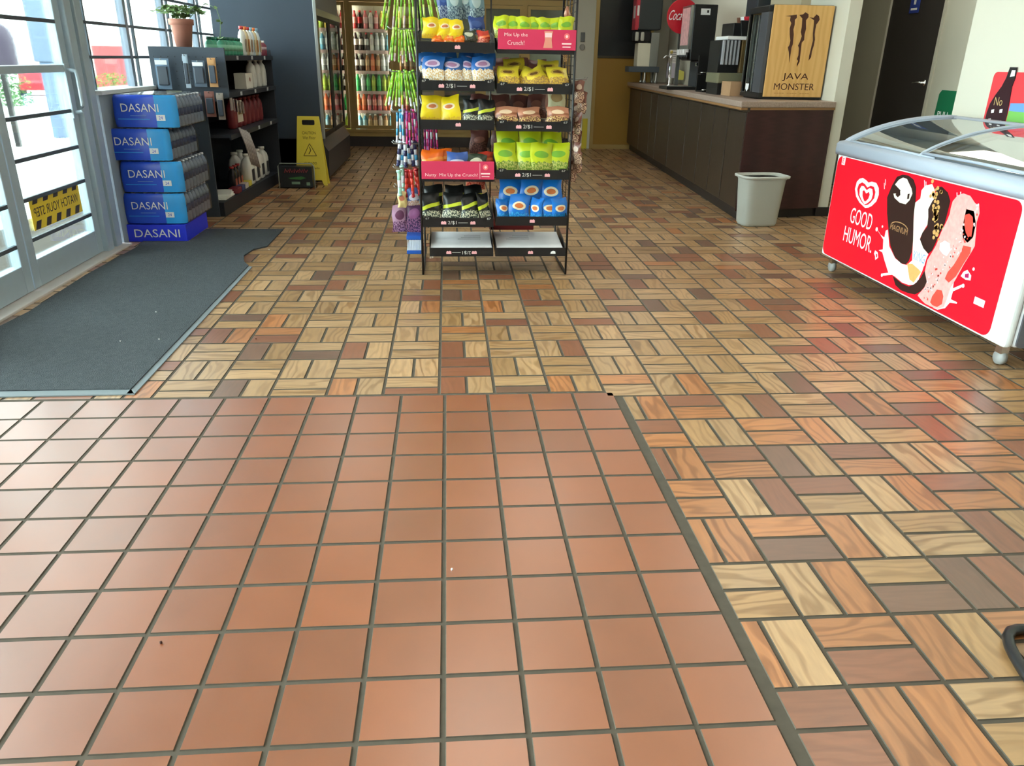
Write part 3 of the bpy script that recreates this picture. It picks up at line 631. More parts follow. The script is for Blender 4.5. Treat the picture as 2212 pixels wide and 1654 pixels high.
# bottle shaped poster leaning on the wall behind the freezer
t = thing('bottle_poster', 'red poster with a dark cola bottle on the wall behind the freezer', 'poster', (3.148, 1.78, 0.86))
MB(M=faceL(0, 0, 0)).prism(rrect(0, 0.42, 0.0, 0.32, 0.03), 0, 0.004, mat('poster red', (222, 62, 70), 0.45)).build('poster_board', t)
b = MB(M=faceL(-0.0045, 0, 0)); CB = mat('dark cola print', (52, 26, 34), 0.3)
b.prism([(0.02, 0.01), (0.19, 0.01), (0.195, 0.10), (0.19, 0.155), (0.185, 0.20), (0.18, 0.245), (0.19, 0.29), (0.185, 0.345), (0.125, 0.345), (0.115, 0.29), (0.095, 0.245), (0.06, 0.20), (0.03, 0.15), (0.02, 0.10)], 0, 0.003, CB)
b.prism([(0.120, 0.285), (0.188, 0.285), (0.183, 0.344), (0.128, 0.344)], 0.003, 0.0045, DARK); b.prism([(0.148, 0.295), (0.183, 0.30), (0.18, 0.33), (0.152, 0.33)], 0.0045, 0.006, WHITE)
b.text('No', 0.07, 0.045, mat('gold lettering', (190, 165, 110), 0.4), frame((0.10, 0.165, 0), (1, 0, 0), (0, 1, 0), (0, 0, 1)), d=0.0035)
for x, z in ((0.06, 0.10), (0.13, 0.105), (0.05, 0.05), (0.14, 0.045)): b.prism([(x, z), (x + 0.022, z + 0.003), (x + 0.02, z + 0.022), (x - 0.004, z + 0.018)], 0.003, 0.0036, WHITE)
b.build('bottle_print', t)
MB(M=faceL(-0.0045, 0, 0)).prism([(0.20, 0.12), (0.42, 0.12), (0.42, 0.17), (0.20, 0.16)], 0, 0.001, LBL).prism([(0.20, 0.0), (0.42, 0.0), (0.42, 0.12), (0.20, 0.12)], 0, 0.001, mat('grass green print', (120, 190, 90), 0.5)).build('landscape_print', t)

# ================================================================== DRINKS COUNTER
ct = thing('drinks_counter', 'long dark wood laminate counter run with panel doors and a dark reddish end', 'counter', (2.366, 3.507, 0))
WOODD = woodmat('dark counter laminate', (62, 52, 42), (50, 40, 32), (6, 6, 0.6), 0.38, 4, 3); WOODR = woodmat('red brown end panel', (62, 30, 30), (50, 22, 22), (0.5, 0.5, 7), 0.4, 3, 4)
fy = 8.98 - 3.507; dx = 0.274   # front line runs from (0,0) to (dx,fy)
def fx(y): return dx * y / fy
b = MB(); b.prism([(0.03, 0.02), (0.79, 0.19), (0.79, fy), (dx + 0.03, fy)], 0.085, 0.88, WOODD); b.build('carcass', ct)
MB().prism([(0.01, 0.004), (0.795, 0.180), (0.795, 0.195), (0.012, 0.018)], 0.075, 0.88, WOODR).build('end_panel', ct)
MB().prism([(0.045, 0.045), (0.79, 0.22), (0.79, fy), (dx + 0.06, fy)], 0.0, 0.085, DKBASE).build('plinth', ct)
seams = [0.02, 0.50, 0.93, 1.40, 1.95, 2.72, 3.45, 3.85, 4.55, fy - 0.02]
ang = math.atan2(dx, fy)
for k in range(len(seams) - 1):
    y0, y1 = seams[k] + 0.012, seams[k + 1] - 0.012
    o = MB(M=faceL(0, 0, 0)).box(-(y1 - y0) / 2, (y1 - y0) / 2, 0, 0.745, 0, 0.018, WOODD)
    o = o.build('cabinet_door', ct, (fx((y0 + y1) / 2) + 0.03, (y0 + y1) / 2 + 0.01, 0.095), (0, 0, -ang), bevel=0.004)
MB().prism([(0.002, 0.0), (0.028, 0.0), (dx + 0.028, fy), (dx + 0.002, fy)], 0.846, 0.88, WOODD).build('top_rail', ct)
GRAN = mat('speckled counter laminate', (160, 142, 130), 0.4, 0, 0.5, 110)
b = MB(); b.prism([(-0.055, -0.02), (0.80, 0.165), (0.80, fy + 0.02), (dx - 0.03, fy + 0.02)], 0.88, 0.925, GRAN); b.build('worktop', ct, bevel=0.006)
MB().prism([(-0.05, -0.012), (0.80, 0.172), (0.80, fy + 0.02), (dx - 0.025, fy + 0.02)], 0.862, 0.88, mat('worktop wood edge', (150, 112, 70), 0.5)).build('edge_trim', ct)

# small branded cooler with wooden advertising side
t = thing('counter_fridge', 'small black countertop cooler with a wood-look advertising side panel', 'fridge', (2.647, 3.95, 0.926))
b = MB(); FH = 0.715; b.box(0, 0.50, 0, 0.02, 0, FH, BLACKP); b.box(0, 0.5, 0.42, 0.44, 0, FH, BLACKP); b.box(0.48, 0.5, 0.02, 0.42, 0, FH, BLACKP); b.box(0, 0.48, 0.02, 0.42, 0, 0.06, BLACKP); b.box(0, 0.48, 0.02, 0.42, FH - 0.06, FH, BLACKP)
b.build('body', t, bevel=0.004)
WOODA = woodmat('honey wood print', (222, 178, 110), (213, 166, 96), (3, 1, 0.5), 0.45, 2.2, 9)
pn = MB().box(0.002, 0.502, -0.012, -0.001, 0.02, 0.712, WOODA).build('advertising_panel', t, bevel=0.003)
BR = mat('burnt brown lettering', (74, 40, 26), 0.5)
cl = [[2.744,1.556,2.791,1.553,2.79,1.526,2.804,1.504,2.797,1.467,2.804,1.422,2.817,1.376,2.814,1.344,2.804,1.325,2.818,1.289,2.836,1.21,2.835,1.266,2.835,1.326,2.842,1.349,2.838,1.423,2.829,1.459,2.834,1.495,2.83,1.531,2.844,1.545,2.84,1.568],
 [2.861,1.566,2.891,1.571,2.908,1.587,2.936,1.574,2.94,1.552,2.923,1.529,2.934,1.466,2.928,1.424,2.932,1.383,2.915,1.364,2.916,1.323,2.918,1.267,2.92,1.22,2.903,1.18,2.9,1.201,2.907,1.225,2.894,1.239,2.902,1.267,2.898,1.322,2.887,1.341,2.898,1.369,2.907,1.41,2.894,1.442,2.896,1.478,2.89,1.542],
 [2.948,1.552,2.982,1.548,3.003,1.573,3.026,1.562,3.036,1.536,3.024,1.513,3.014,1.499,3.012,1.462,3.013,1.426,3.022,1.389,3.02,1.343,3.012,1.301,3.012,1.255,2.995,1.229,2.994,1.268,3.0,1.324,3.006,1.38,2.996,1.435,2.993,1.499,2.99,1.53]]
b = MB(M=faceF(0, -0.0125, 0))
for c in cl: b.prism([(x - 2.647, z - 0.926) for x, z in P2(c)], 0, 0.001, BR)
b.build('claw_emblem', pn)
b = MB(M=faceF(0, -0.0125, 0)); I = lambda x, z: frame((x - 2.647, z - 0.926, 0), (1, 0, 0), (0, 1, 0), (0, 0, 1))
b.text('JAVA', 0.22, 0.062, BR, I(2.905, 1.10)); b.text('MONSTER', 0.345, 0.052, BR, I(2.905, 1.027)); [b.box(2.74 - 2.647 + 0.022 * q, 2.757 - 2.647 + 0.022 * q, 0.046, 0.052, 0, 0.0008, mat('faint lettering', (196, 146, 86), 0.5)) for q in range(15) if q % 5 != 4]
b.build('lettering', pn)
dr = MB(); dr.box(-0.035, -0.001, 0.0, 0.44, 0.01, 0.05, BLACKP); dr.box(-0.035, -0.001, 0.0, 0.44, 0.66, 0.705, BLACKP); dr.box(-0.035, -0.001, 0.0, 0.16, 0.05, 0.66, mat('charcoal door edge', (70, 72, 78), 0.4)); dr.box(-0.035, -0.001, 0.41, 0.44, 0.05, 0.66, BLACKP)
dr = dr.build('glass_door', t, bevel=0.003)
MB().box(-0.022, -0.018, 0.16, 0.41, 0.05, 0.66, glassmat('fridge glass', (150, 160, 150), 0.6)).build('pane', dr)
MB().box(-0.042, -0.034, 0.17, 0.185, 0.05, 0.64, CHROME).box(-0.042, -0.034, 0.30, 0.315, 0.04, 0.65, CHROME).box(-0.042, -0.034, 0.395, 0.41, 0.04, 0.65, CHROME).build('chrome_strip', dr)
MB(M=faceL(-0.043, 0, 0)).prism([(-0.30, 0.115), (-0.22, 0.115), (-0.225, 0.075), (-0.26, 0.05), (-0.295, 0.075)], 0, 0.001, WHITE).build('shield_sticker', dr)
CAN = [mat('brown can', (96, 66, 44), 0.35, 0.4), mat('olive can', (96, 104, 66), 0.35, 0.4), mat('tan can', (170, 140, 100), 0.35, 0.4)]
for s_ in range(3):
    MB().box(0.01, 0.47, 0.03, 0.41, 0.085 + 0.19 * s_, 0.09 + 0.19 * s_, mat('white coated wire', (225, 232, 232), 0.4)).build('shelf', t)
    for k in range(4):
        o = MB().lathe([(0.026, 0), (0.031, 0.006), (0.031, 0.135), (0.026, 0.15), (0.026, 0.153)], CAN[s_], n=14).build('drink_can', None, (2.647 + 0.055, 3.95 + 0.075 + 0.088 * k, 0.926 + 0.0905 + 0.19 * s_))
        tag(o, '%s drink can on the %s shelf of the counter cooler, %s' % (['brown', 'olive', 'tan'][s_], ['bottom', 'middle', 'top'][s_], ['nearest', 'second', 'third', 'farthest'][k]), 'can', 'cans in the counter cooler, %s shelf' % ['bottom', 'middle', 'top'][s_])

# wastebasket
t = thing('wastebasket', 'light grey rectangular plastic wastebasket in front of the dark counter end', 'wastebasket', (2.495, 3.335, 0), R(6))
BIN = mat('light grey plastic', (178, 182, 174), 0.45)
b = MB(); b.lathe([(0.118, 0.002), (0.128, 0.02), (0.150, 0.355), (0.158, 0.375), (0.162, 0.39), (0.157, 0.392), (0.147, 0.37), (0.122, 0.03), (0.001, 0.028)], BIN, n=40, sx=1.12, sy=0.78, power=5); b.build('tub', t)
MB().lathe([(0.162, 0.372), (0.173, 0.376), (0.174, 0.392), (0.160, 0.394), (0.158, 0.38), (0.162, 0.372)], mat('rim plastic', (192, 196, 190), 0.4), n=40, sx=1.12, sy=0.8, power=5).build('rim', t)
MB().lathe([(0.10, 0.025), (0.142, 0.36), (0.140, 0.36), (0.1, 0.03), (0.001, 0.029)], mat('bin liner', (215, 215, 212), 0.3), n=24, sx=1.1, sy=0.76, power=4).build('liner', t)

# soda dispensers and counter machines
RSODA = mat('soda red', (196, 26, 44), 0.35)
t = thing('soda_dispenser', 'tall black soda dispenser with a white label on its side', 'dispenser', (2.56, 5.95, 0.926))
b = MB(); b.box(0.03, 0.28, 0, 0.34, 0.29, 0.83, BLACKP); b.box(0.13, 0.28, 0.02, 0.32, 0.03, 0.29, mat('dark grey panel', (44, 50, 56), 0.4)); b.build('body', t, bevel=0.01)
b = MB(); b.box(-0.19, 0.28, 0.0, 0.34, 0, 0.03, BLACKP); b.box(-0.17, 0.10, 0.03, 0.31, 0.03, 0.036, STEEL); b.build('drip_tray', t, bevel=0.004)
b = MB(); b.box(0.0, 0.03, 0.01, 0.33, 0.40, 0.82, STEEL); b.box(-0.004, 0.0, 0.03, 0.31, 0.44, 0.80, mat('pink bubble graphic', (206, 160, 160), 0.4, 0, 0.5, 20)); b.build('front_panel', t, bevel=0.003)
MB(M=faceF(0, -0.001, 0)).box(0.10, 0.20, 0.73, 0.79, 0, 0.001, WHITE).box(0.165, 0.185, 0.75, 0.775, 0.001, 0.0015, BLACKP).build('label', t)
for k in range(5): MB().lathe([(0.012, 0), (0.02, 0.03), (0.02, 0.07)], BLACKP, (0.01, 0.05 + 0.06 * k, 0.30), 10).box(-0.03, 0.02, 0.04 + 0.06 * k, 0.07 + 0.06 * k, 0.345, 0.40, WHITE).build('nozzle', t)
t = thing('round_cola_sign', 'round red cola sign with white script beside the tall dispenser', 'sign', (2.60, 6.42, 0.926))
b = MB(M=faceF(0, 0, 0.735)); b.prism([(0.175 * math.cos(R(10 * k)), 0.175 * math.sin(R(10 * k))) for k in range(36)], 0, 0.02, RSODA, smooth=False); b.build('disc', t, bevel=0.004)
MB().text('Coca-Cola', 0.30, 0.10, WHITE, faceF(0, -0.021, 0.745), shear=0.3).build('lettering', t)
MB().box(-0.02, 0.02, 0.005, 0.03, 0, 0.60, STEEL).build('post', t)
t = thing('slush_dispenser', 'far drink dispenser on legs with a red picture front and a black head', 'dispenser', (2.53, 8.35, 0.926)); t.scale = (1, 0.5, 1)
b = MB()
for px in (0.17, 0.33):
    for py in (0.03, 0.40): b.lathe([(0.022, 0), (0.022, 0.03), (0.015, 0.035), (0.015, 0.14)], STEEL, (px, py, 0), 10)
b.build('leg', t)
MB().box(-0.06, 0.36, 0, 0.45, 0.14, 0.21, mat('dark steel bar', (74, 84, 92), 0.5)).build('drip_tray', t, bevel=0.006)
MB().box(0.05, 0.22, 0.02, 0.42, 0.21, 0.50, mat('cream dispenser panel', (226, 222, 200), 0.45)).build('tank_housing', t, bevel=0.01)
MB().box(0.22, 0.33, 0.02, 0.43, 0.21, 0.63, STEEL).build('back_column', t, bevel=0.006)
b = MB(); b.box(0.0, 0.21, 0.01, 0.43, 0.52, 0.64, BLACKP)
b.build('dispensing_head', t, bevel=0.015)
for k in range(2): MB().lathe([(0.02, 0), (0.026, 0.02), (0.024, 0.10), (0.015, 0.11)], mat('pale lever', (190, 190, 178), 0.5), (0.02 + 0.075 * k, -0.012, 0.525), 10).build('tap_lever', t)
b = MB(); b.box(0.03, 0.34, 0.0, 0.44, 0.66, 1.15, mat('charcoal side', (52, 58, 60), 0.4)); b.build('cabinet', t, bevel=0.02)
b = MB(); b.box(-0.01, 0.03, 0.02, 0.42, 0.66, 1.15, mat('red picture print', (205, 60, 74), 0.3, 0, 0.3, 10)); b.box(-0.013, -0.01, 0.1, 0.3, 0.80, 0.95, WHITE); b.box(0.0, 0.035, -0.004, 0.0, 0.68, 1.15, mat('red picture print', (205, 60, 74), 0.3, 0, 0.3, 10)); b.box(0.002, 0.03, -0.008, -0.004, 0.83, 0.95, WHITE)
b.build('front_graphic', t, bevel=0.004)
t = thing('price_card_holder', 'grey stand of printed cards beside the far dispenser with a yellow tag', 'card holder', (2.92, 8.0, 0.926))
MB().box(0, 0.15, 0, 0.08, 0.08, 0.26, mat('grey card', (176, 170, 182), 0.5)).build('lower_card', t, bevel=0.002)
MB().box(0.01, 0.13, 0.02, 0.06, 0.26, 0.42, mat('paper card', (206, 200, 196), 0.6)).build('upper_card', t)
MB().prism([(0.12, 0.06), (0.21, 0.06), (0.21, 0.16), (0.12, 0.19)], 0, 0.01, mat('yellow tag', (196, 190, 90), 0.5), M=faceF(0, -0.012, 0)).build('tag', t)
MB().box(0.01, 0.05, 0.01, 0.07, 0, 0.08, STEEL).box(0.09, 0.13, 0.01, 0.07, 0, 0.08, STEEL).build('foot', t)
b = MB()
for k in range(5): b.box(0.013, 0.10, 0.0185, 0.0195, 0.285 + 0.025 * k, 0.29 + 0.025 * k, DARK)
b.build('print_lines', t)
t = thing('syrup_tap', 'slim chrome tap standing on the counter left of the tall dispenser', 'tap', (2.66, 6.95, 0.926))
MB().lathe([(0.08, 0), (0.08, 0.015), (0.02, 0.025), (0.018, 0.30), (0.025, 0.31), (0.025, 0.34), (0.0001, 0.345)], CHROME, n=14).build('column', t)
MB().tube([(0, 0, 0.33), (-0.06, -0.01, 0.34), (-0.10, -0.01, 0.31)], 0.01, CHROME).sphere((0.0, 0, 0.38), 0.02, mat('gold knob', (180, 160, 90), 0.3, 0.6), 10).build('spout', t)
# coffee brewer with hopper
t = thing('coffee_brewer', 'coffee brewer with a black hopper and a brown front panel', 'coffee machine', (2.515, 4.74, 0.976))
b = MB(); b.box(0.19, 0.46, 0, 0.36, 0.14, 0.42, mat('bronze brewer panel', (108, 88, 54), 0.35, 0.2)); b.box(0.0, 0.46, 0, 0.36, 0.05, 0.14, mat('olive steel base', (134, 134, 108), 0.4, 0.3)); b.build('body', t, bevel=0.008)
b = MB()
for k in range(5): b.box(0.02 + 0.034 * k, 0.036 + 0.034 * k, 0.0, 0.04, 0.21, 0.415, mat('bright metal bar', (196, 200, 206), 0.3, 0.3))
b.box(0.0, 0.19, 0.04, 0.34, 0.14, 0.415, BLACKP); b.build('chrome_front', t)
b = MB(); b.box(0.05, 0.46, -0.005, 0.34, 0.42, 0.45, WHITE); b.box(0.10, 0.46, 0.02, 0.34, 0.45, 0.56, BLACKP); b.prism([(0.17, 0.45), (0.4, 0.45), (0.42, 0.58), (0.15, 0.58)], 0, 0.02, BLACKP, M=faceF(0, 0.01, 0)); b.build('hopper', t, bevel=0.006)
MB().box(0.22, 0.31, -0.002, 0.012, 0.545, 0.565, mat('cream label', (200, 205, 180), 0.5)).build('label', t)
for px in (0.03, 0.43):
    MB().box(px - 0.02, px + 0.02, 0.02, 0.34, -0.05, 0.05, BLACKP).build('foot', t)
MB().sphere((0.43, -0.004, 0.38), 0.014, WHITE, 8).build('knob', t)
t = thing('cup_lid_rack', 'dark rack of cup lids and stir sticks on the counter by the coffee brewer', 'rack', (2.56, 5.32, 0.926))
b = MB(); b.box(0, 0.2, 0, 0.22, 0, 0.01, BLACKP); b.box(0, 0.2, 0.2, 0.22, 0, 0.34, BLACKP); b.box(0, 0.2, 0.1, 0.21, 0.16, 0.17, BLACKP); b.build('frame', t)
for k in range(6): MB().lathe([(0.02, 0), (0.032, 0.003), (0.032, 0.012), (0.02, 0.016)], [CHROME, BLACKP, WHITE][k % 3], (0.04 + 0.055 * (k % 3), 0.06 + 0.1 * (k // 3), 0.012 + 0.16 * (k // 3)), 12).build('lid_stack', t)
t = thing('brewer_airpot', 'black airpot with chrome details standing beside the tall dispenser', 'airpot', (2.68, 5.65, 0.926))
MB().lathe([(0.07, 0), (0.075, 0.01), (0.075, 0.22), (0.06, 0.26), (0.05, 0.28), (0.0001, 0.285)], BLACKP, n=18).build('body', t)
MB().box(-0.11, 0.0, -0.02, 0.02, 0.24, 0.27, CHROME).build('spout', t)
t = thing('cup_dispenser', 'dark cup dispenser with red printed cups mounted above the coffee brewer', 'cup dispenser', (2.99, 5.25, 1.50))
MB().box(0.0, 0.16, 0, 0.30, 0, 0.36, mat('dark grey panel', (44, 50, 56), 0.4)).build('housing', t, bevel=0.01)
for k in range(3): MB().lathe([(0.03, 0), (0.045, 0.09), (0.046, 0.095)], [RSODA, WHITE, mat('brown cup', (110, 70, 50), 0.5)][k], (-0.05, 0.05 + 0.1 * k, 0.02), 14).build('cup', t)
MB().box(0.02, 0.06, -0.003, 0, 0.10, 0.12, WHITE).build('label', t)
b = MB(); b.box(3.08, 3.163, 4.45, 5.15, 1.40, CEIL, mat('beige wall panel', (186, 174, 146), 0.6)); struct(b.build('trim_6'))
o = MB().box(0, 0.26, 0, 0.24, 0, 0.12, mat('kraft cardboard', (176, 140, 104), 0.8, 0, 0.1, 10)).build('cardboard_box', None, (2.55, 4.47, 0.926))
tag(o, 'small brown cardboard box on the counter beside the black cooler', 'box')

# ================================================================== WATER CASES
DBL = mat('deep blue print', (36, 78, 206), 0.25, 0, 0.15, 6); DCY = mat('cyan print', (56, 166, 240), 0.25, 0, 0.15, 8); DNV = mat('royal blue card', (38, 56, 226), 0.4)
SHR = glassmat('clear shrink wrap', (244, 248, 252), 0.5, 0.22); PET = mat('water bottle plastic', (176, 194, 216), 0.12, 0, 0.3, 30, spec=0.8); BCAP = mat('blue bottle label', (50, 84, 140), 0.3); WCAP = mat('white cap', (225, 232, 238), 0.4)
pl_ = thing('water_display_base', 'royal blue cardboard display base with white lettering under the stacked water cases', 'display base', (-2.20, 2.70, 0))
MB().box(0, 0.43, 0, 0.50, 0, 0.115, DNV).build('card_tray', pl_, bevel=0.003)
MB().box(0.0, 0.36, 0.5, 0.66, 0, 0.10, mat('navy card', (30, 38, 62), 0.5)).build('rear_tray', pl_, bevel=0.003)
MB().text('DASANI', 0.30, 0.055, WHITE, faceF(0.235, -0.001, 0.058)).build('lettering', pl_)
def bottle_proto():
    b = MB(); b.lathe([(0.026, 0.0), (0.031, 0.008), (0.031, 0.06), (0.029, 0.064), (0.031, 0.068)], PET, n=12)
    b.lathe([(0.0318, 0.068), (0.0318, 0.115)], BCAP, n=12); b.lathe([(0.031, 0.115), (0.031, 0.14), (0.022, 0.165), (0.013, 0.178), (0.013, 0.184)], PET, n=12); b.lathe([(0.0145, 0.182), (0.0145, 0.196), (0.0001, 0.197)], WCAP, n=12)
    return b
BP = bottle_proto().build('water_bottle'); BPM = BP.data; bpy.data.objects.remove(BP)
def water_case(z, dx, label, dy=0.0, hide=False):
    t = thing('water_case', label, 'water case', (-2.175 + dx, 2.715 + dy, z), group='stacked water cases')
    # printed film over the end and part of the sides, rounded
    b = MB(); Wd, Ln, H = 0.40, 0.63, 0.203; n = 10
    film = []
    for k in range(n + 1): a = R(180 - 90 * k / n); film.append((0.022 + 0.022 * math.cos(a), 0))
    prof = [(0.0, 0.02), (0.004, 0.08), (0.0, 0.15), (0.014, 0.19), (0.04, H)]
    pts = [(0.0, 0.025), (0.006, 0.008), (0.03, 0.0), (0.27, -0.004), (0.36, 0.0), (0.392, 0.010), (0.402, 0.035)]
    hs = [0.004, 0.03, 0.08, 0.14, 0.175, 0.196, H]; ins = [0.006, 0.0, -0.002, 0.0, 0.004, 0.014, 0.03]
    v = []; f = []; c = (0.2, 0.15)
    for h, q in zip(hs, ins):
        for (x, y) in pts: v.append((x + (c[0] - x) * q * 2.2, y + (0.5) * q + 0.0015 * math.sin(h * 130 + x * 60), h))
    m_ = len(pts)
    fa, fb = [], []
    for i in range(len(hs) - 1):
        for k in range(m_ - 1):
            (fb if k >= 3 else fa).append((i * m_ + k, i * m_ + k + 1, (i + 1) * m_ + k + 1, (i + 1) * m_ + k))
    b.add(v, fa, DBL, True); b.add(v, fb, DCY, True)
    pf = b.build('printed_film', t)
    MB().text('DASANI', 0.235, 0.05, WHITE, faceF(0.175, -0.0065, 0.125)).build('lettering', pf)
    q = MB(M=faceF(0.30, -0.0065, 0.065)); q.box(-0.028, 0.028, -0.018, 0.018, 0, 0.001, WHITE); q.text('24', 0.025, 0.02, DBL, frame((0, 0, 0), (1, 0, 0), (0, 1, 0), (0, 0, 1)), d=0.0015); q.build('count_sticker', pf)
    q = MB(M=faceF(0.13, -0.0062, 0.055)); q.box(-0.10, 0.10, -0.002, 0.002, 0, 0.0006, DCY); q.box(-0.02, 0.08, 0.02, 0.0225, 0, 0.0006, LBL); q.build('wave_print', pf)
    # clear side
    q = MB(); q.box(0.03, 0.385, 0.035, 0.60, 0.001, 0.004, mat('navy card', (30, 38, 62), 0.5)); q.build('card_pad', t)
    v = [(0.404, 0.03, 0.004), (0.406, 0.34, 0.004), (0.402, 0.62, 0.004), (0.409, 0.03, 0.1), (0.407, 0.34, 0.1), (0.404, 0.62, 0.1), (0.398, 0.04, 0.185), (0.399, 0.34, 0.188), (0.394, 0.61, 0.184),
         (0.36, 0.05, 0.2045), (0.36, 0.34, 0.2045), (0.36, 0.60, 0.2045), (0.03, 0.05, 0.2045), (0.03, 0.34, 0.2045), (0.03, 0.6, 0.2045)]
    MB().add(v, [(0, 1, 4, 3), (1, 2, 5, 4), (3, 4, 7, 6), (4, 5, 8, 7), (6, 7, 10, 9), (7, 8, 11, 10), (9, 10, 13, 12), (10, 11, 14, 13)], SHR, True).build('shrink_wrap', t)
    for i in range(5):
        for j in range(8):
            if i > 1 and j > 1: continue
            o = bpy.data.objects.new('bottle', BPM); COL.objects.link(o); o.parent = t; o.location = (0.37 - 0.079 * i, 0.07 + 0.074 * j, 0.0045); o.rotation_euler = (0, 0, i + j)
    return t
zs = [0.118, 0.326, 0.534, 0.742]; dxs = [0.02, 0.03, -0.02, 0.05]
nm = ['lowest in the stack, on the blue base', 'second from the bottom of the stack', 'third from the bottom of the stack, shifted left', 'topmost of the stack under the window']
for k in range(4): water_case(zs[k], dxs[k] - 0.01, 'blue shrink wrapped case of water bottles, ' + nm[k], dy=[0, 0.01, 0.0, 0.015][k])

# ================================================================== GONDOLA SHELVES
gd = thing('gondola_shelving', 'black gondola shelving unit under the windows with a pegboard end', 'shelving', (-2.15, 3.60, 0))
GB = mat('gondola black', (34, 40, 48), 0.5, 0, 0.06, 6); GPEG = mat('pegboard slate', (62, 72, 84), 0.6, 0, 0.05, 6)
MB().box(0.0, 0.03, 0.02, 1.85, 0.0, 1.24, GB).build('back_panel', gd)
b = MB(); b.prism([(0, 0), (0.36, 0), (0.36, 0.84), (0.54, 0.90), (0.54, 1.24), (0, 1.24)], -0.02, 0.0, GPEG, M=frame((0, 0, 0), (1, 0, 0), (0, 0, 1), (0, -1, 0)))
for i in range(10):
    for j in range(12): b.box(0.03 + 0.05 * i, 0.036 + 0.05 * i, -0.0012, 0, 0.62 + 0.05 * j, 0.626 + 0.05 * j, DARK) if (i < 6 or j > 6) else None
b.build('end_pegboard', gd)
MB().prism([(0, 0.02), (0.40, 0.02), (0.47, 1.85), (0, 1.85)], 0.0, 0.11, GB).build('base_deck', gd, bevel=0.004)
for z in (0.60, 0.90, 1.165):
    b = MB(); b.box(0.03, 0.50, 0.02, 1.85, z, z + 0.022, GB); b.box(0.50, 0.515, 0.02, 1.85, z - 0.014, z + 0.022, GB); b.build('shelf', gd)
    for y in (0.45, 0.95, 1.45): MB().box(0.5155, 0.517, y, y + 0.06, z - 0.008, z + 0.02, mat('price tag', (150, 60, 60) if z > 1 else (170, 174, 176), 0.6)).build('price_tag', gd)
for y in (1.84,): MB().box(0.0, 0.5, y, y + 0.015, 0, 1.24, GB).build('far_end_panel', gd)
GX, GY = -2.15, 3.60
def jug(h, w, col, cap, square=True, name='motor_oil_jug'):
    k = 5 if square else None
    b = MB(); b.lathe([(w * 0.42, 0), (w * 0.5, 0.008), (w * 0.5, h * 0.62), (w * 0.42, h * 0.76), (w * 0.2, h * 0.88), (w * 0.16, h * 0.9)], col, n=20, sx=0.62, sy=1.0, power=k)
    b.tube([(0, w * 0.34, h * 0.55), (0, w * 0.48, h * 0.72), (0, w * 0.30, h * 0.86), (0, w * 0.12, h * 0.86)], w * 0.055, col)
    o = b.build(name); o.hide_render = False
    return o
def placed(mesh, name, x, y, z, rz, label, cat, group=None):
    o = bpy.data.objects.new(name, mesh); COL.objects.link(o); o.location = (x, y, z); o.rotation_euler = (0, 0, rz)
    return tag(o, label, cat, group)
JW = mat('white jug plastic', (222, 222, 214), 0.45); JB = mat('blue plastic', (40, 60, 150), 0.4); JR = mat('red jug plastic', (120, 42, 46), 0.45); JG = mat('teal green plastic', (70, 150, 120), 0.35)
def mk(name, parts):
    """several small parts under one thing; returns maker"""
    t = thing(name, 'x', 'x')
    for pn, b in parts: b.build(pn, t)
    bpy.context.view_layer.update(); kids(t); return t
def capm(z, r, h, m): return MB().lathe([(r, z), (r, z + h), (0.0001, z + h + 0.001)], m, n=12)
used = set()
def put(root, x, y, z, rz, label, cat, group):
    if root.name in used:
        o = dup(root, (x, y, z), (0, 0, rz), label, group)
    else:
        o = root; used.add(root.name); o.location = (x, y, z); o.rotation_euler = (0, 0, rz); o['label'] = label; o['group'] = group
    o['category'] = cat; return o
def jugparts(h, w, col, capc, lab, labc=None):
    b = MB(); b.lathe([(w * 0.44, 0), (w * 0.5, 0.008), (w * 0.5, h * 0.62), (w * 0.42, h * 0.76), (w * 0.2, h * 0.88), (w * 0.17, h * 0.92)], col, n=20, sx=0.62, sy=1.0, power=4)
    l = MB().box(w * 0.312, w * 0.316, -w * 0.3, w * 0.3, h * 0.12, h * 0.5, lab)
    return [('body', b), ('cap', capm(h * 0.92, w * 0.19, h * 0.08, capc)), ('label_print', l)]
DOTR = mat('dark red dot print', (130, 50, 50), 0.5)
whitejug = mk('motor_oil_jug', jugparts(0.235, 0.12, JW, JW, mat('pale jug label', (205, 206, 198), 0.5)))
whitebox = None
# second shelf from the top: white jugs and a white box
y0 = GY + 1.02
for k in range(3): put(whitejug, GX + 0.42, y0 + 0.28 + 0.21 * k, 0.923, 0, 'tall white jug on the upper middle shelf of the black unit, %s' % ['nearest of three', 'middle of three', 'farthest of three'][k], 'jug', 'white jugs on the upper middle shelf')
t = thing('white_carton', 'white carton with a small red spot beside the tall white jugs', 'carton', (GX + 0.42, GY + 1.00, 0.923))
MB().box(-0.05, 0.05, -0.12, 0.12, 0, 0.125, mat('white carton board', (214, 210, 198), 0.6)).build('box', t, bevel=0.003)
MB(M=faceR(0.0505, 0.02, 0.075)).prism([(0.018 * math.cos(a), 0.018 * math.sin(a)) for a in [k * .785 for k in range(8)]], 0, 0.001, DOTR).build('red_spot', t)
# red jugs row
redj = mk('red_coolant_jug', jugparts(0.23, 0.115, JR, JR, mat('dull red label', (140, 60, 60), 0.5)))
for k in range(7): put(redj, GX + 0.38, GY + 0.62 + 0.165 * k, 0.623, 0, 'dull red jug on the lower middle shelf, %s in the row' % FAR[k], 'jug', 'red jugs on the lower middle shelf')
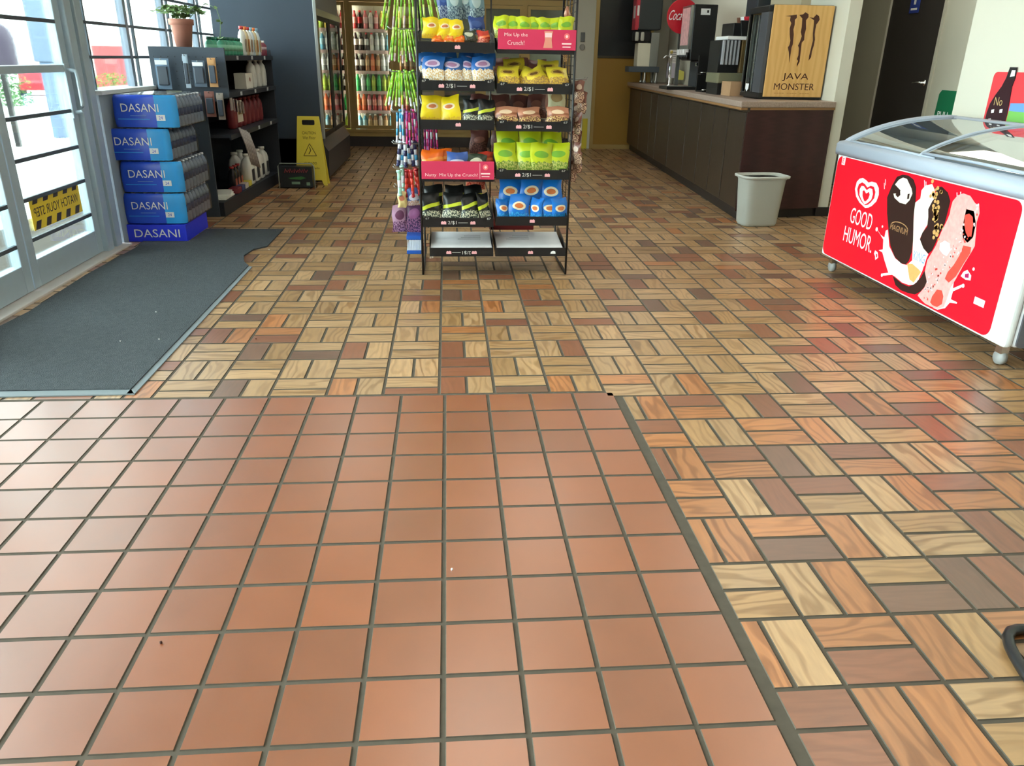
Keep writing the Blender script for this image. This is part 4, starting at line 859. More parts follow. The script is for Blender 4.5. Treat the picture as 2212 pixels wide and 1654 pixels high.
# top shelf
greenb = mk('green_antifreeze_bottle', [('body', MB().lathe([(0.03, 0), (0.034, 0.01), (0.034, 0.09), (0.018, 0.105), (0.016, 0.11)], JG, n=14)), ('cap', capm(0.11, 0.02, 0.022, mat('dark green cap', (40, 96, 80), 0.4))), ('label_print', MB().lathe([(0.0345, 0.03), (0.0345, 0.075)], mat('mint label', (120, 180, 150), 0.5), n=14))])
for k in range(6):
    for r_ in range(2): put(greenb, GX + 0.45 - 0.09 * r_, GY + 0.30 + 0.105 * k, 1.188, 0, 'small green bottle on the top shelf, %s row, %s' % (['front', 'rear'][r_], FAR[k] if k < 5 else 'farthest'), 'bottle', 'small green bottles on the top shelf, %s row' % ['front', 'rear'][r_])
tallb = {}
for nm_, c1, c2, c3 in (('white_fluid_bottle', (225, 226, 220), (190, 60, 60), (150, 130, 110)), ('clear_fluid_bottle', (200, 214, 220), (150, 190, 210), (190, 170, 130)), ('amber_fluid_bottle', (206, 190, 150), (220, 120, 60), (180, 120, 60))):
    cm = mat('bottle %d %d %d' % c1, c1, 0.35); km = mat('cap %d %d %d' % c2, c2, 0.4); lm = mat('label %d %d %d' % c3, c3, 0.5)
    tallb[nm_] = mk(nm_, [('body', MB().lathe([(0.036, 0), (0.042, 0.01), (0.042, 0.15), (0.03, 0.185), (0.015, 0.20), (0.015, 0.205)], cm, n=16, sx=0.75, sy=1)), ('cap', capm(0.205, 0.019, 0.025, km)), ('label_print', MB().box(0.0318, 0.0328, -0.025, 0.025, 0.03, 0.13, lm))])
ks = list(tallb.values())
seq = [(0, 1.02), (2, 1.13), (0, 1.24), (1, 1.35), (2, 1.46), (1, 1.57)]
for i, (q, yy) in enumerate(seq):
    put(ks[q], GX + 0.44, GY + yy, 1.188, 0, '%s fluid bottle on the top shelf, %s of six tall ones' % (['white red-capped', 'amber orange-capped', 'clear blue-capped'][[0, 2, 1][q]], ['nearest', 'second', 'third', 'fourth', 'fifth', 'farthest'][i]), 'bottle', 'tall fluid bottles on the top shelf')
smallc = mk('red_additive_can', [('body', MB().lathe([(0.03, 0), (0.032, 0.004), (0.032, 0.09), (0.02, 0.105), (0.012, 0.11)], mat('maroon can', (120, 50, 64), 0.35), n=14)), ('cap', capm(0.11, 0.014, 0.02, WHITE)), ('label_print', MB().lathe([(0.0325, 0.05), (0.0325, 0.075)], mat('pink grey label', (180, 160, 164), 0.5), n=14))])
for k in range(2): put(smallc, GX + 0.45, GY + 1.69 + 0.08 * k, 1.188, 0, 'small maroon additive can at the far end of the top shelf, %s' % ['nearer of two', 'farther of two'][k], 'can', 'maroon cans on the top shelf')
# base deck
bigj = mk('white_oil_jug', jugparts(0.265, 0.16, JW, JW, mat('dark bar label', (60, 62, 66), 0.5)))
for k in range(4): put(bigj, GX + 0.37, GY + 1.00 + 0.205 * k, 0.112, 0, 'large white jug on the bottom deck, %s of four' % ['nearest', 'second', 'third', 'farthest'][k], 'jug', 'large white jugs on the bottom deck')
for k in range(2): put(bigj, GX + 0.24, GY + 1.10 + 0.205 * k, 0.112, 0, 'large white jug in the rear row of the bottom deck, %s one' % ['nearer', 'farther'][k], 'jug', 'rear white jugs on the bottom deck')
spr = mk('spray_can', [('body', MB().lathe([(0.028, 0), (0.03, 0.004), (0.03, 0.15), (0.02, 0.165)], mat('grey can print', (178, 180, 184), 0.35), n=14)), ('cap', capm(0.165, 0.024, 0.035, JB)), ('label_print', MB().lathe([(0.0305, 0.04), (0.0305, 0.11)], mat('dark blue label', (60, 66, 120), 0.5), n=14))])
for k in range(5): put(spr, GX + 0.16, GY + 0.20 + 0.085 * k, 0.112, 0, 'spray can with a blue cap on the bottom deck, %s of five' % FAR[k if k < 4 else 6], 'spray can', 'blue capped spray cans')
blk = mk('black_oil_bottle', jugparts(0.20, 0.10, BLACKP, mat('red cap', (170, 50, 50), 0.4), mat('orange print label', (170, 90, 70), 0.5)))
for k in range(3): put(blk, GX + 0.33, GY + 0.62 + 0.10 * k, 0.112, 0, 'black bottle with an orange label on the bottom deck, %s' % ['nearest of three', 'middle of three', 'farthest of three'][k], 'bottle', 'black bottles on the bottom deck')
# flat packs along the deck lip
for k, (c, w_) in enumerate([((120, 40, 50), 0.12), ((60, 70, 110), 0.10), ((190, 180, 170), 0.11), ((210, 196, 70), 0.10), ((180, 178, 172), 0.12)]):
    o = MB().box(-0.04, 0.04, -w_ / 2, w_ / 2, 0, 0.045, mat('pack %d %d %d' % c, c, 0.5)).build('boxed_accessory', None, (GX + 0.372, GY + 0.50 + 0.13 * k, 0.112), None, bevel=0.003)
    tag(o, '%s boxed accessory lying at the front edge of the bottom deck' % ['dark red', 'dark blue', 'beige', 'yellow', 'grey white'][k], 'box')
for k in range(3):
    o = MB().box(-0.09, 0.09, -0.14, 0.14, 0, 0.012, WHITEP).build('magazine', None, (GX + 0.30, GY + 0.26 + 0.02 * k, 0.112), (0, 0, 0.1 * k), bevel=0.001)
    o.location.z = 0.112 + 0.0125 * k; tag(o, 'white magazine on the bottom deck near the water cases, %s of the small pile' % ['lowest', 'middle', 'topmost'][k], 'magazine')
# hanging accessories on the end pegboard
BAGC = glassmat('clear blister', (200, 214, 224), 0.6, 0.1)
hang = [(0.10, 1.15, 0.10, 0.20, (120, 146, 172), 'pale blue bagged cable'), (0.27, 1.18, 0.035, 0.22, (176, 192, 206), 'narrow white wiper strip pack'), (0.36, 1.14, 0.09, 0.17, (96, 112, 130), 'grey blue blister pack'), (0.455, 1.16, 0.06, 0.19, (200, 150, 96), 'orange tan bagged tool'),
        (0.16, 0.93, 0.11, 0.14, (176, 180, 150), 'pale yellow green carded item'), (0.30, 0.92, 0.10, 0.15, (90, 84, 96), 'dark carded item'), (0.41, 0.93, 0.07, 0.17, (150, 100, 90), 'reddish brown carded item'), (0.485, 0.92, 0.05, 0.18, (160, 150, 140), 'beige slim carded item')]
for (hx, hz, w_, h_, c, lb) in hang:
    t = thing('hanging_pack', lb + ' hanging on the pegboard end of the black shelving', 'hanging pack', (GX + hx, GY - 0.006, hz))
    MB().tube([(0, 0, 0), (0, -0.06, 0), (0, -0.075, 0.008)], 0.003, STEEL, n=6).build('hook', t)
    MB().box(-w_ / 2, w_ / 2, -0.05, -0.046, -h_, 0.01, mat('card %d %d %d' % c, c, 0.5)).build('backing_card', t)
    MB().box(-w_ * 0.36, w_ * 0.36, -0.068, -0.05, -h_ * 0.86, -h_ * 0.22, mat('dull item %d' % (int(hz * 100)), (70, 78, 90), 0.35)).build('goods', t, bevel=0.004)
    b = MB(); b.box(-w_ * 0.42, w_ * 0.42, -0.07, -0.069, -h_ * 0.16, -0.002, WHITE if w_ > 0.08 else mat('card %d %d %d' % c, c, 0.5)); b.build('header_print', t)
# carded sachets on a strip and striped sticks in front of the red jugs
t = thing('white_carded_pack', 'white card of batteries hanging over the front of the dull red jugs', 'hanging pack', (GX + 0.53, GY + 0.30, 0.86))
MB(M=faceR(0, 0, 0)).box(-0.08, 0.08, -0.16, 0.0, 0, 0.004, mat('off white card', (196, 188, 170), 0.5)).build('backing_card', t)
for k in range(4): MB(M=faceR(0.0045, -0.055 + 0.037 * k, -0.09)).prism([(0.012 * math.cos(a), 0.012 * math.sin(a)) for a in [j * .785 for j in range(8)]], 0, 0.006, mat('brass', (160, 140, 90), 0.3, 0.5)).build('cell', t)
stick = MB().tube([(0, 0, 0), (0.012, 0.10, -0.14), (0.02, 0.19, -0.30)], [0.009, 0.009, 0.006], mat('striped wiper blade', (176, 172, 170), 0.4, 0, 0.8, 40), n=6).build('wiper_refill'); sm_ = stick.data; bpy.data.objects.remove(stick)
for k in range(6): placed(sm_, 'wiper_refill', GX + 0.54, GY + 0.20 + 0.055 * k, 0.66 - 0.012 * k, 0, 'striped wiper refill below the white battery card, %s of six' % FAR[k if k < 5 else 6], 'wiper refill', 'striped wiper refills')
for k in range(5):
    o = MB().box(-0.004, 0.004, -0.03, 0.03, -0.09, 0, mat('sachet print', (150, 140, 136), 0.4, 0, 0.6, 50)).build('hanging_sachet', None, (GX + 0.535, GY + 0.06 + 0.075 * k, 0.89 - 0.01 * k), (0, 0, 0.2 * k), bevel=0.002)
    tag(o, 'speckled sachet hanging above the wiper refills, %s of five' % FAR[k if k < 4 else 6], 'sachet', 'speckled sachets on the clip strip')

# plant pot
t = thing('potted_ivy', 'terracotta pot with small trailing green leaves on top of the black shelving', 'potted plant', (GX + 0.20, GY + 0.20, 1.2405))
TC = mat('plant pot clay', (176, 118, 100), 0.8, 0, 0.1, 10)
MB().lathe([(0.055, 0), (0.078, 0.15), (0.079, 0.152), (0.088, 0.152), (0.09, 0.19), (0.08, 0.192), (0.076, 0.16), (0.0001, 0.158)], TC, n=24).build('pot', t)
LEAF = mat('ivy leaf', (120, 150, 92), 0.5, 0, 0.3, 12); rnd = random.Random(5)
b = MB(); st = MB()
def leaf(p, s):
    a = rnd.uniform(0, 6.28); e = rnd.uniform(-0.6, 0.6); ex = Vector((math.cos(a), math.sin(a), e)).normalized(); ey = Vector((-math.sin(a), math.cos(a), rnd.uniform(-.5, .5))).normalized(); p = Vector(p)
    b.add([p, p + ex * s * 0.4 + ey * s * 0.35, p + ex * s, p + ex * s * 0.4 - ey * s * 0.35], [(0, 1, 2, 3)], LEAF)
for k in range(30):
    a = rnd.uniform(0, 6.28); L_ = rnd.uniform(0.05, 0.16); pts = []
    for j in range(6):
        u = j / 5; pts.append((math.cos(a) * (0.02 + L_ * u), math.sin(a) * (0.02 + L_ * u), 0.17 + 0.11 * math.sin(u * 2.2) - 0.02 * u * u))
    st.tube(pts, 0.0022, LEAF, n=5)
    for p in pts[1:]:
        for _ in range(3): leaf(p, rnd.uniform(0.03, 0.05))
pts = [(0.05, 0.0, 0.18), (0.12, -0.01, 0.25), (0.20, 0.0, 0.30), (0.27, 0.0, 0.27), (0.29, 0.0, 0.18), (0.27, 0, 0.06)]
st.tube(pts, 0.0022, LEAF, n=5)
for p in pts[1:]:
    for _ in range(3): leaf(p, 0.04)
b.build('leaves', t); st.build('vines', t)

# ================================================================== DARK COOLER (end towards the camera)
t = thing('open_front_cooler', 'tall dark blue grey upright cooler whose blank side faces the entrance', 'cooler', (-2.195, 5.55, 0))
MB().box(0, 0.97, 0, 0.04, 0, 2.2, SLATE).build('side_panel', t, bevel=0.004)
b = MB(); b.box(0, 0.06, 0.04, 1.9, 0, 2.2, SLATE); b.box(0, 0.92, 1.86, 1.9, 0, 2.2, SLATE); b.box(0.06, 0.95, 0.04, 1.86, 1.62, 2.2, mat('grey canopy', (120, 120, 116), 0.5)); b.build('cabinet', t)
b = MB(); b.prism([(0.0, 0.0), (0.93, 0.0), (1.0, 0.04), (1.01, 0.30), (0.93, 0.42), (0.0, 0.42)], -1.9, -0.0, mat('dark base shell', (50, 52, 58), 0.4), M=frame((0, 0, 0), (1, 0, 0), (0, 0, 1), (0, -1, 0))); b.build('base', t)
b = MB(); b.box(0.955, 0.985, -0.005, 0.03, 0.42, 2.2, mat('silver cooler edge', (158, 162, 160), 0.35, 0.5)); b.box(0.955, 0.975, 0.03, 1.9, 1.56, 1.62, STEEL); b.build('edge_trim', t, bevel=0.003)
for k in range(2):
    o = MB(); o.box(0.945, 0.965, 0.05 + 0.92 * k, 0.12 + 0.92 * k, 0.42, 1.56, DARK); o.box(0.945, 0.965, 0.88 + 0.92 * k, 0.95 + 0.92 * k, 0.42, 1.56, DARK); o.box(0.945, 0.965, 0.11 + 0.92 * k, 0.89 + 0.92 * k, 0.42, 0.46, DARK); o.box(0.945, 0.965, 0.11 + 0.92 * k, 0.89 + 0.92 * k, 1.52, 1.56, DARK); o = o.build('glass_door', t)
    MB().box(0.952, 0.957, 0.12 + 0.92 * k, 0.88 + 0.92 * k, 0.42, 1.56, glassmat('dark cooler glass', (90, 100, 100), 0.8)).build('pane', o)
for z in (0.7, 0.95, 1.2): MB().box(0.1, 0.9, 0.06, 1.84, z, z + 0.01, STEEL).build('shelf', t)

# caution sign and small crate
CY = mat('caution sign yellow', (226, 206, 66), 0.45); CK = mat('caution print', (90, 78, 20), 0.5)
t = thing('wet_floor_sign', 'yellow folding wet floor sign standing before the dark cooler', 'sign', (-1.33, 5.27, 0))
def trap(y0, y1, m, dz=0): return [(-0.155, 0.02), (-0.155, 0.02)]
b = MB(); 
lean = Matrix.Rotation(R(-7), 4, 'X')
pl2 = frame((0, 0.0, 0), (1, 0, 0), (0, 0, 1), (0, -1, 0))
b.prism([(-0.155, 0.0), (-0.12, 0.0), (-0.10, 0.05), (0.10, 0.05), (0.12, 0.0), (0.155, 0.0), (0.105, 0.655), (-0.105, 0.655)], 0, 0.012, CY, M=lean @ pl2)
fp = b.build('front_panel', t, bevel=0.003)
lean2 = Matrix.Translation((0, 0.16, 0)) @ Matrix.Rotation(R(7), 4, 'X')
MB().prism([(-0.155, 0.0), (-0.12, 0.0), (-0.10, 0.05), (0.10, 0.05), (0.12, 0.0), (0.155, 0.0), (0.105, 0.655), (-0.105, 0.655)], 0, 0.012, CY, M=lean2 @ pl2).build('rear_panel', t, bevel=0.003)
b = MB(M=lean @ pl2 @ Matrix.Translation((0, 0, 0.0125))); I3 = lambda x, z: frame((x, z, 0), (1, 0, 0), (0, 1, 0), (0, 0, 1))
b.prism(rrect(-0.06, 0.06, 0.575, 0.62, 0.01), 0, 0.001, DARK)
b.text('CAUTION', 0.13, 0.026, CK, I3(0, 0.50)); b.text('Wet Floor', 0.125, 0.03, CK, I3(0, 0.455))
for q in (0, 1, 2):
    a0 = [(0, 0.40), (0.062, 0.285), (-0.062, 0.285)]
    p, n_ = Vector(a0[q] + (0,)), Vector(a0[(q + 1) % 3] + (0,)); b.tube([tuple(p), tuple(n_)], 0.003, CK, n=4)
b.tube([(0, 0.37, 0), (0.008, 0.335, 0), (-0.012, 0.30, 0)], 0.004, CK, n=4)
b.text('CUIDADO', 0.12, 0.022, CK, I3(0, 0.215)); b.text('Piso Mojado', 0.17, 0.026, CK, I3(0, 0.165)); b.build('lettering', fp)
t = thing('candy_display', 'low black wire stand with a printed dark card on the floor by the yellow sign', 'display stand', (-1.44, 5.08, 0))
b = MB(); pts = [(-0.17, 0, 0.0), (-0.17, 0, 0.21), (-0.15, 0, 0.235), (0.15, 0, 0.235), (0.17, 0, 0.21), (0.17, 0, 0.0)]
b.tube(pts, 0.006, mat('pale green wire', (150, 160, 150), 0.4), n=8); b.tube([(-0.17, 0, 0.006), (-0.17, 0.14, 0.006), (0.17, 0.14, 0.006), (0.17, 0, 0.006)], 0.006, BLACKW); b.build('wire_frame', t)
cp_ = MB().box(-0.16, 0.15, -0.004, 0.12, 0.01, 0.205, mat('dark printed card', (26, 34, 38), 0.45)).build('printed_box', t)
b = MB(M=faceF(0, -0.0045, 0)); [b.tube([(-0.11 + 0.045 * q, 0.15, 0), (-0.10 + 0.045 * q, 0.185, 0), (-0.085 + 0.045 * q, 0.152, 0), (-0.07 + 0.045 * q, 0.178, 0)], 0.006, mat('dull red print', (150, 60, 66), 0.5), n=4) for q in range(5)]; b.prism([(-0.08, 0.10), (0.05, 0.115), (0.09, 0.10), (0.04, 0.085), (-0.06, 0.09)], 0, 0.001, mat('leaf green print', (60, 120, 60), 0.5)); b.box(-0.05, 0.03, 0.04, 0.065, 0, 0.001, mat('grey green print', (120, 150, 125), 0.5)); b.box(0.09, 0.125, 0.03, 0.06, 0, 0.001, mat('grey green print', (120, 150, 125), 0.5))
b.build('printed_art', cp_)

# ================================================================== WALK-IN COOLER WITH GLASS DOORS
wc = thing('drink_cooler', 'gold framed walk-in drink cooler filling the back wall', 'cooler', (0, 9.02, 0))
xs = [-1.93, -1.315, -0.70, -0.085, 0.50, 1.115, 1.73]
GF = mat('gold frame', (176, 150, 92), 0.4, 0.25, 0.05, 6)
b = MB(); b.box(-2.2, 1.78, -0.02, 0.05, 1.88, 1.95, GF); b.box(-2.2, 1.78, -0.015, 0.05, 0.14, 0.21, GF); b.box(-2.2, 1.78, -0.035, 0.0, 0.20, 0.24, GF)
for x in xs: b.box(x - 0.035, x + 0.035, -0.015, 0.05, 0.21, 1.88, GF)
b.box(-2.2, -1.96, -0.01, 0.05, 0.21, 1.88, GF); b.build('frame', wc)
MB().box(-2.2, 1.78, -0.005, 0.05, 0.0, 0.14, mat('dark kick plate', (52, 46, 44), 0.5)).build('kick_plate', wc)
b = MB(); CW = mat('cooler interior', (215, 215, 210), 0.6); b.box(-2.2, 1.78, 0.62, 0.66, 0.1, 2.0, mat('dark cooler back', (70, 66, 62), 0.7)); b.box(-2.2, 1.78, 0.05, 0.62, 0.14, 0.20, CW); b.box(-2.2, 1.78, 0.05, 0.62, 1.90, 1.95, CW); b.build('liner', wc)
SH = [0.20, 0.475, 0.735, 1.0, 1.265, 1.54]
LED = mat('cooler light tube', (255, 250, 240), 0.5, emit=22.0)
for k in range(6):
    x0, x1 = xs[k] + 0.035, xs[k + 1] - 0.035
    d_ = MB(); q = GF
    d_.box(x0, x0 + 0.04, -0.04, -0.018, 0.245, 1.875, q); d_.box(x1 - 0.04, x1, -0.04, -0.018, 0.245, 1.875, q); d_.box(x0 + 0.04, x1 - 0.04, -0.04, -0.018, 0.245, 0.29, q); d_.box(x0 + 0.04, x1 - 0.04, -0.04, -0.018, 1.83, 1.875, q)
    d_ = d_.build('glass_door', wc); d_['label'] = 'gold framed glass door'
    MB().box(x0 + 0.04, x1 - 0.04, -0.032, -0.028, 0.29, 1.83, glassmat('cooler glass', (240, 245, 240), 0.2)).build('pane', d_)
    MB().tube([(x1 - 0.02, -0.045, 0.95), (x1 - 0.02, -0.075, 0.97), (x1 - 0.02, -0.075, 1.22), (x1 - 0.02, -0.045, 1.24)], 0.008, GF).build('door_handle', d_)
    if k < 2:
        for xx in (x0 - 0.03, x1 + 0.006): MB().box(xx, xx + 0.02, 0.055, 0.08, 0.25, 1.85, LED).build('light_tube', wc)
    if k < 5:
        for s_, z in enumerate(SH[1:] if k < 3 else SH[1:4]):
            sh = MB().box(x0, x1, 0.09, 0.60, z - 0.012, z, STEEL).build('shelf', wc)
            MB().box(x0, x1, 0.082, 0.09, z - 0.03, z + 0.012, mat('price rail', (222, 196, 178) if s_ % 2 else (214, 190, 190), 0.5)).build('price_rail', sh)
def soda(nmx, liquid, label, cap, h=0.24, r=0.0345):
    k = h / 0.215
    lm = mat('liquid %d %d %d' % liquid, liquid, 0.15); bm = mat('label %d %d %d' % label, label, 0.4); cm = mat('cap %d %d %d' % cap, cap, 0.4)
    return mk(nmx, [('body', MB().lathe([(r * .85, 0), (r, 0.008), (r, 0.05 * k), (r * .92, 0.065 * k), (r, 0.14 * k), (r * .6, 0.175 * k), (r * .38, 0.195 * k)], lm, n=10)),
                    ('label_print', MB().lathe([(r * 1.01, 0.07 * k), (r * 1.04, 0.075 * k), (r * 1.05, 0.135 * k), (r * 1.0, 0.14 * k)], bm, n=10)), ('cap', capm(0.193 * k, r * .45, 0.02 * k, cm))])
kinds = {
 'cola': soda('cola_bottle', (50, 24, 22), (196, 30, 40), (196, 30, 40)), 'dark': soda('dark_soda_bottle', (44, 30, 30), (210, 200, 196), (60, 30, 30)), 'diet': soda('diet_cola_bottle', (60, 40, 40), (205, 205, 205), (190, 60, 60)),
 'green': soda('green_soda_bottle', (40, 150, 80), (60, 170, 90), (40, 150, 80)), 'lime': soda('lime_soda_bottle', (150, 180, 60), (170, 190, 70), (60, 140, 60)), 'water': soda('clear_water_bottle', (190, 200, 205), (220, 226, 230), (235, 235, 235)),
 'orange': soda('orange_drink_bottle', (216, 106, 66), (226, 140, 96), (220, 110, 60)), 'red': soda('red_drink_bottle', (190, 60, 64), (226, 150, 140), (190, 50, 60)), 'pink': soda('pink_drink_bottle', (212, 120, 130), (230, 190, 190), (220, 80, 90)),
 'yellow': soda('yellow_drink_bottle', (220, 196, 90), (236, 226, 150), (230, 220, 120)), 'blue': soda('blue_drink_bottle', (90, 160, 186), (150, 190, 205), (240, 240, 240)), 'tea': soda('amber_tea_bottle', (170, 116, 70), (200, 170, 130), (220, 220, 215)), 'white': soda('white_milk_bottle', (226, 226, 222), (200, 190, 190), (200, 60, 60))}
for k in kinds: kinds[k].location = (0, 0, -50)
RW = {0: {0: ['water', 'lime', 'lime', 'lime', 'green', 'lime', 'lime'], 1: ['orange', 'orange', 'orange', 'red', 'green', 'green', 'green'], 2: ['lime', 'lime', 'lime', 'yellow', 'cola', 'dark', 'dark'], 3: ['dark', 'dark', 'water', 'water', 'cola', 'cola', 'dark'], 4: ['water', 'water', 'white', 'water', 'cola', 'cola', 'diet'], 5: ['cola', 'red', 'cola', 'red', 'cola', 'cola', 'red']},
 1: {0: ['blue', 'blue', 'tea', 'tea', 'white', 'tea', 'blue'], 1: ['orange', 'orange', 'pink', 'red', 'pink', 'orange', 'orange'], 2: ['green', 'water', 'green', 'lime', 'green', 'lime', 'lime'], 3: ['dark', 'dark', 'tea', 'orange', 'tea', 'water', 'water'], 4: ['dark', 'dark', 'diet', 'white', 'water', 'water', 'blue'], 5: ['red', 'cola', 'pink', 'white', 'pink', 'yellow', 'lime']},
 2: {0: ['water'] * 4, 1: ['orange', 'red', 'lime', 'lime'], 2: ['green'] * 4, 3: ['tea'] * 4, 4: ['lime'] * 4, 5: ['yellow'] * 4}}
rown = ['bottom row', 'second row up', 'third row up', 'fourth row up', 'fifth row up', 'top row']
usd = set()
CN = {'cola': 'red labelled cola bottle', 'dark': 'dark soda bottle', 'diet': 'silver labelled bottle', 'green': 'green soda bottle', 'lime': 'yellow green soda bottle', 'water': 'clear white-labelled bottle', 'orange': 'orange drink bottle', 'red': 'red drink bottle', 'pink': 'pink drink bottle', 'yellow': 'yellow drink bottle', 'blue': 'light blue drink bottle', 'tea': 'amber brown drink bottle', 'white': 'white bottle'}
DN = ['leftmost', 'second', 'third']
for dk in RW:
    for s_ in RW[dk]:
        row = RW[dk][s_]; x0 = xs[dk] + 0.085
        for i, kd in enumerate(row):
            for rw in range(1):
                lab = '%s behind the %s cooler door, %s, %s' % (CN[kd], DN[dk], rown[s_], ordl(i, len(row)))
                grp = '%ss, %s cooler door, %s' % (kd, DN[dk], rown[s_])
                pos = (x0 + 0.0735 * i, 9.02 + 0.13, SH[s_] + 0.001)
                if kd in usd: dup(kinds[kd], pos, (0, 0, 0), lab, grp)
                else: usd.add(kd); kinds[kd].location = pos; kinds[kd]['label'] = lab; kinds[kd]['group'] = grp
for o in list(COL.objects):
    if o.get('label') and 'cooler door' in o['label'] and 'bottle' in o['label']: o['category'] = 'bottle'
# gold back door, keypad
t = thing('door_4', 'gold back door with dark glass upper half', 'door', (2.10, 9.0, 0)); t['kind'] = 'structure'
MB().box(0.05, 0.79, 0.0, 0.05, 0.06, 1.24, mat('mustard door panel', (160, 122, 50), 0.45, 0.15)).build('lower_panel', t)
MB().box(0.05, 0.79, 0.0, 0.05, 1.26, 2.05, mat('dark door glass', (44, 48, 50), 0.2)).build('upper_pane', t)
b = MB(); b.box(0, 0.05, -0.02, 0.06, 0, 2.1, GF); b.box(0.79, 0.83, -0.02, 0.06, 0, 2.1, GF); b.box(0.05, 0.79, -0.02, 0.06, 0.0, 0.06, GF); b.box(0.05, 0.79, -0.015, 0.055, 1.235, 1.265, mat('dark mullion', (60, 52, 36), 0.4)); b.box(0.0, 0.83, -0.02, 0.06, 2.05, 2.1, GF); b.build('door_frame', t)
t = thing('keypad_lock', 'grey keypad with a round dial on the cream strip beside the gold door', 'keypad', (1.93, 8.998, 1.42))
MB().box(-0.03, 0.03, -0.015, 0, 0.02, 0.14, mat('grey keypad', (110, 114, 112), 0.4)).build('keypad', t, bevel=0.003)
MB(M=faceF(0, 0, -0.05)).lathe([(0.04, 0), (0.04, 0.01), (0.03, 0.016), (0.0001, 0.018)], mat('worn grey dial', (150, 148, 140), 0.4), n=20).build('dial', t)
b = MB(); b.box(1.985, 2.06, 8.985, 9.0, 0.0, 0.42, mat('yellow reflection strip', (214, 196, 60), 0.5)); struct(b.build('reflection_strip'))  # solid yellow strip standing in for the gold door frame's reflection

# ================================================================== SNACK RACK
rk = thing('snack_rack', 'black wire snack rack with two columns of trays standing in the middle of the floor', 'display rack', (0, 0, 0))
XL, XR, YF, YB = -0.132, 0.722, 1.775, 2.30
for nm_, x in (('left', XL), ('right', XR)):
    b = MB(); b.tube([(x, YF, 0.008), (x, YF, 1.78), (x, YB, 1.78), (x, YB, 0.008)], 0.0065, BLACKW, n=8, closed=True)
    for k in range(30):
        z = 0.45 + 0.045 * k; b.tube([(x, YF, z), (x, YB, z)], 0.0018, BLACKW, n=4)
    for y in (YF + 0.13, YF + 0.26, YF + 0.39): b.tube([(x, y, 0.42), (x, y, 1.78)], 0.0025, BLACKW, n=5)
    b.build('side_frame', rk)
b = MB(); xm = 0.291
for z in (1.78, 1.30, 0.9, 0.5, 0.30): b.tube([(XL, YB, z), (XR, YB, z)], 0.004, BLACKW, n=6)
b.tube([(xm, YB, 0.30), (xm, YB, 1.78)], 0.005, BLACKW, n=6); b.tube([(XL, YF, 1.78), (XR, YF, 1.78)], 0.005, BLACKW, n=6)
b.build('back_frame', rk)
STRIP = mat('black price strip', (26, 27, 30), 0.35); PKL = mat('pink strip logo', (240, 178, 184), 0.5); TAGW = mat('pale price print', (206, 206, 200), 0.5); PKB = mat('crimson display card', (212, 52, 92), 0.45); DISP = mat('card print pale', (250, 214, 214), 0.5)
def logo(b, x, z): b.prism([(x - .015, z - .009), (x + .015, z - .009), (x + .015, z + .005), (x + .006, z + .011), (x, z + .006), (x - .008, z + .010), (x - .015, z + .004)], 0.0005, 0.001, PKL)
def tray(x0, x1, z, style):
    """open bin with a front strip; z is the height of the strip's middle"""
    w = x1 - x0; t = MB(); D = 0.36; h = 0.026
    t.box(x0 + 0.006, x1 - 0.006, YF - 0.004, YF + 0.002, z - h, z + h, STRIP)
    t.add([(x0 + 0.006, YF, z - 0.004), (x1 - 0.006, YF, z - 0.004), (x1 - 0.006, YF + D, z + 0.012), (x0 + 0.006, YF + D, z + 0.012), (x0 + 0.006, YF, z), (x1 - 0.006, YF, z), (x1 - 0.006, YF + D, z + 0.016), (x0 + 0.006, YF + D, z + 0.016)], [(3, 2, 1, 0), (4, 5, 6, 7), (0, 1, 5, 4), (1, 2, 6, 5), (2, 3, 7, 6), (3, 0, 4, 7)], BLACKP)
    for x in (x0 + 0.006, x1 - 0.010): t.prism([(YF, z - h), (YF + D, z + 0.01), (YF + D, z + 0.085), (YF + 0.10, z + 0.06), (YF, z + h)], 0, 0.004, BLACKP, M=frame((x, 0, 0), (0, 1, 0), (0, 0, 1), (1, 0, 0)))
    o = t.build('tray', rk)
    M_ = faceF((x0 + x1) / 2, YF - 0.0045, z - 0.002); b = MB(M=M_)
    if style == 'price':
        logo(b, -0.085, 0); logo(b, 0.085, 0); b.text('2/$1', 0.050, 0.023, TAGW, I3(-0.035, 0)); b.box(0.0, 0.055, -0.001, 0.001, 0, 0.0008, TAGW)
        b.prism([(-0.196, 0.014), (-0.155, 0.014), (-0.15, 0.034), (-0.196, 0.038)], 0, 0.001, BLACKP); b.text('67', 0.022, 0.011, TAGW, I3(-0.178, 0.025), d=0.0015)
        b.prism([(0.196, 0.014), (0.155, 0.014), (0.15, 0.034), (0.196, 0.038)], 0, 0.001, BLACKP); b.text('67', 0.022, 0.011, TAGW, I3(0.178, 0.025), d=0.0015)
    elif style == 'logo': logo(b, 0.005, 0.003)
    elif style == 'down':
        logo(b, -0.075, 0); logo(b, 0.075, 0); b.box(-0.055, -0.005, -0.001, 0.001, 0, 0.0008, TAGW); b.text('2/$1', 0.050, 0.023, TAGW, Matrix.Translation((0.03, 0, 0)) @ Matrix.Rotation(math.pi, 4, 'Z'))
        b.text('67', 0.022, 0.011, TAGW, Matrix.Translation((-0.178, -0.028, 0)) @ Matrix.Rotation(math.pi, 4, 'Z'), d=0.0015)
    elif style == 'logo2': logo(b, 0.0, 0); b.prism([(0.12, -0.008), (0.15, -0.008), (0.148, 0.006), (0.135, 0.01), (0.122, 0.004)], 0, 0.001, WHITE)
    elif style == 'pink': pass
    if style != 'pink': b.build('strip_print', o)
    return o
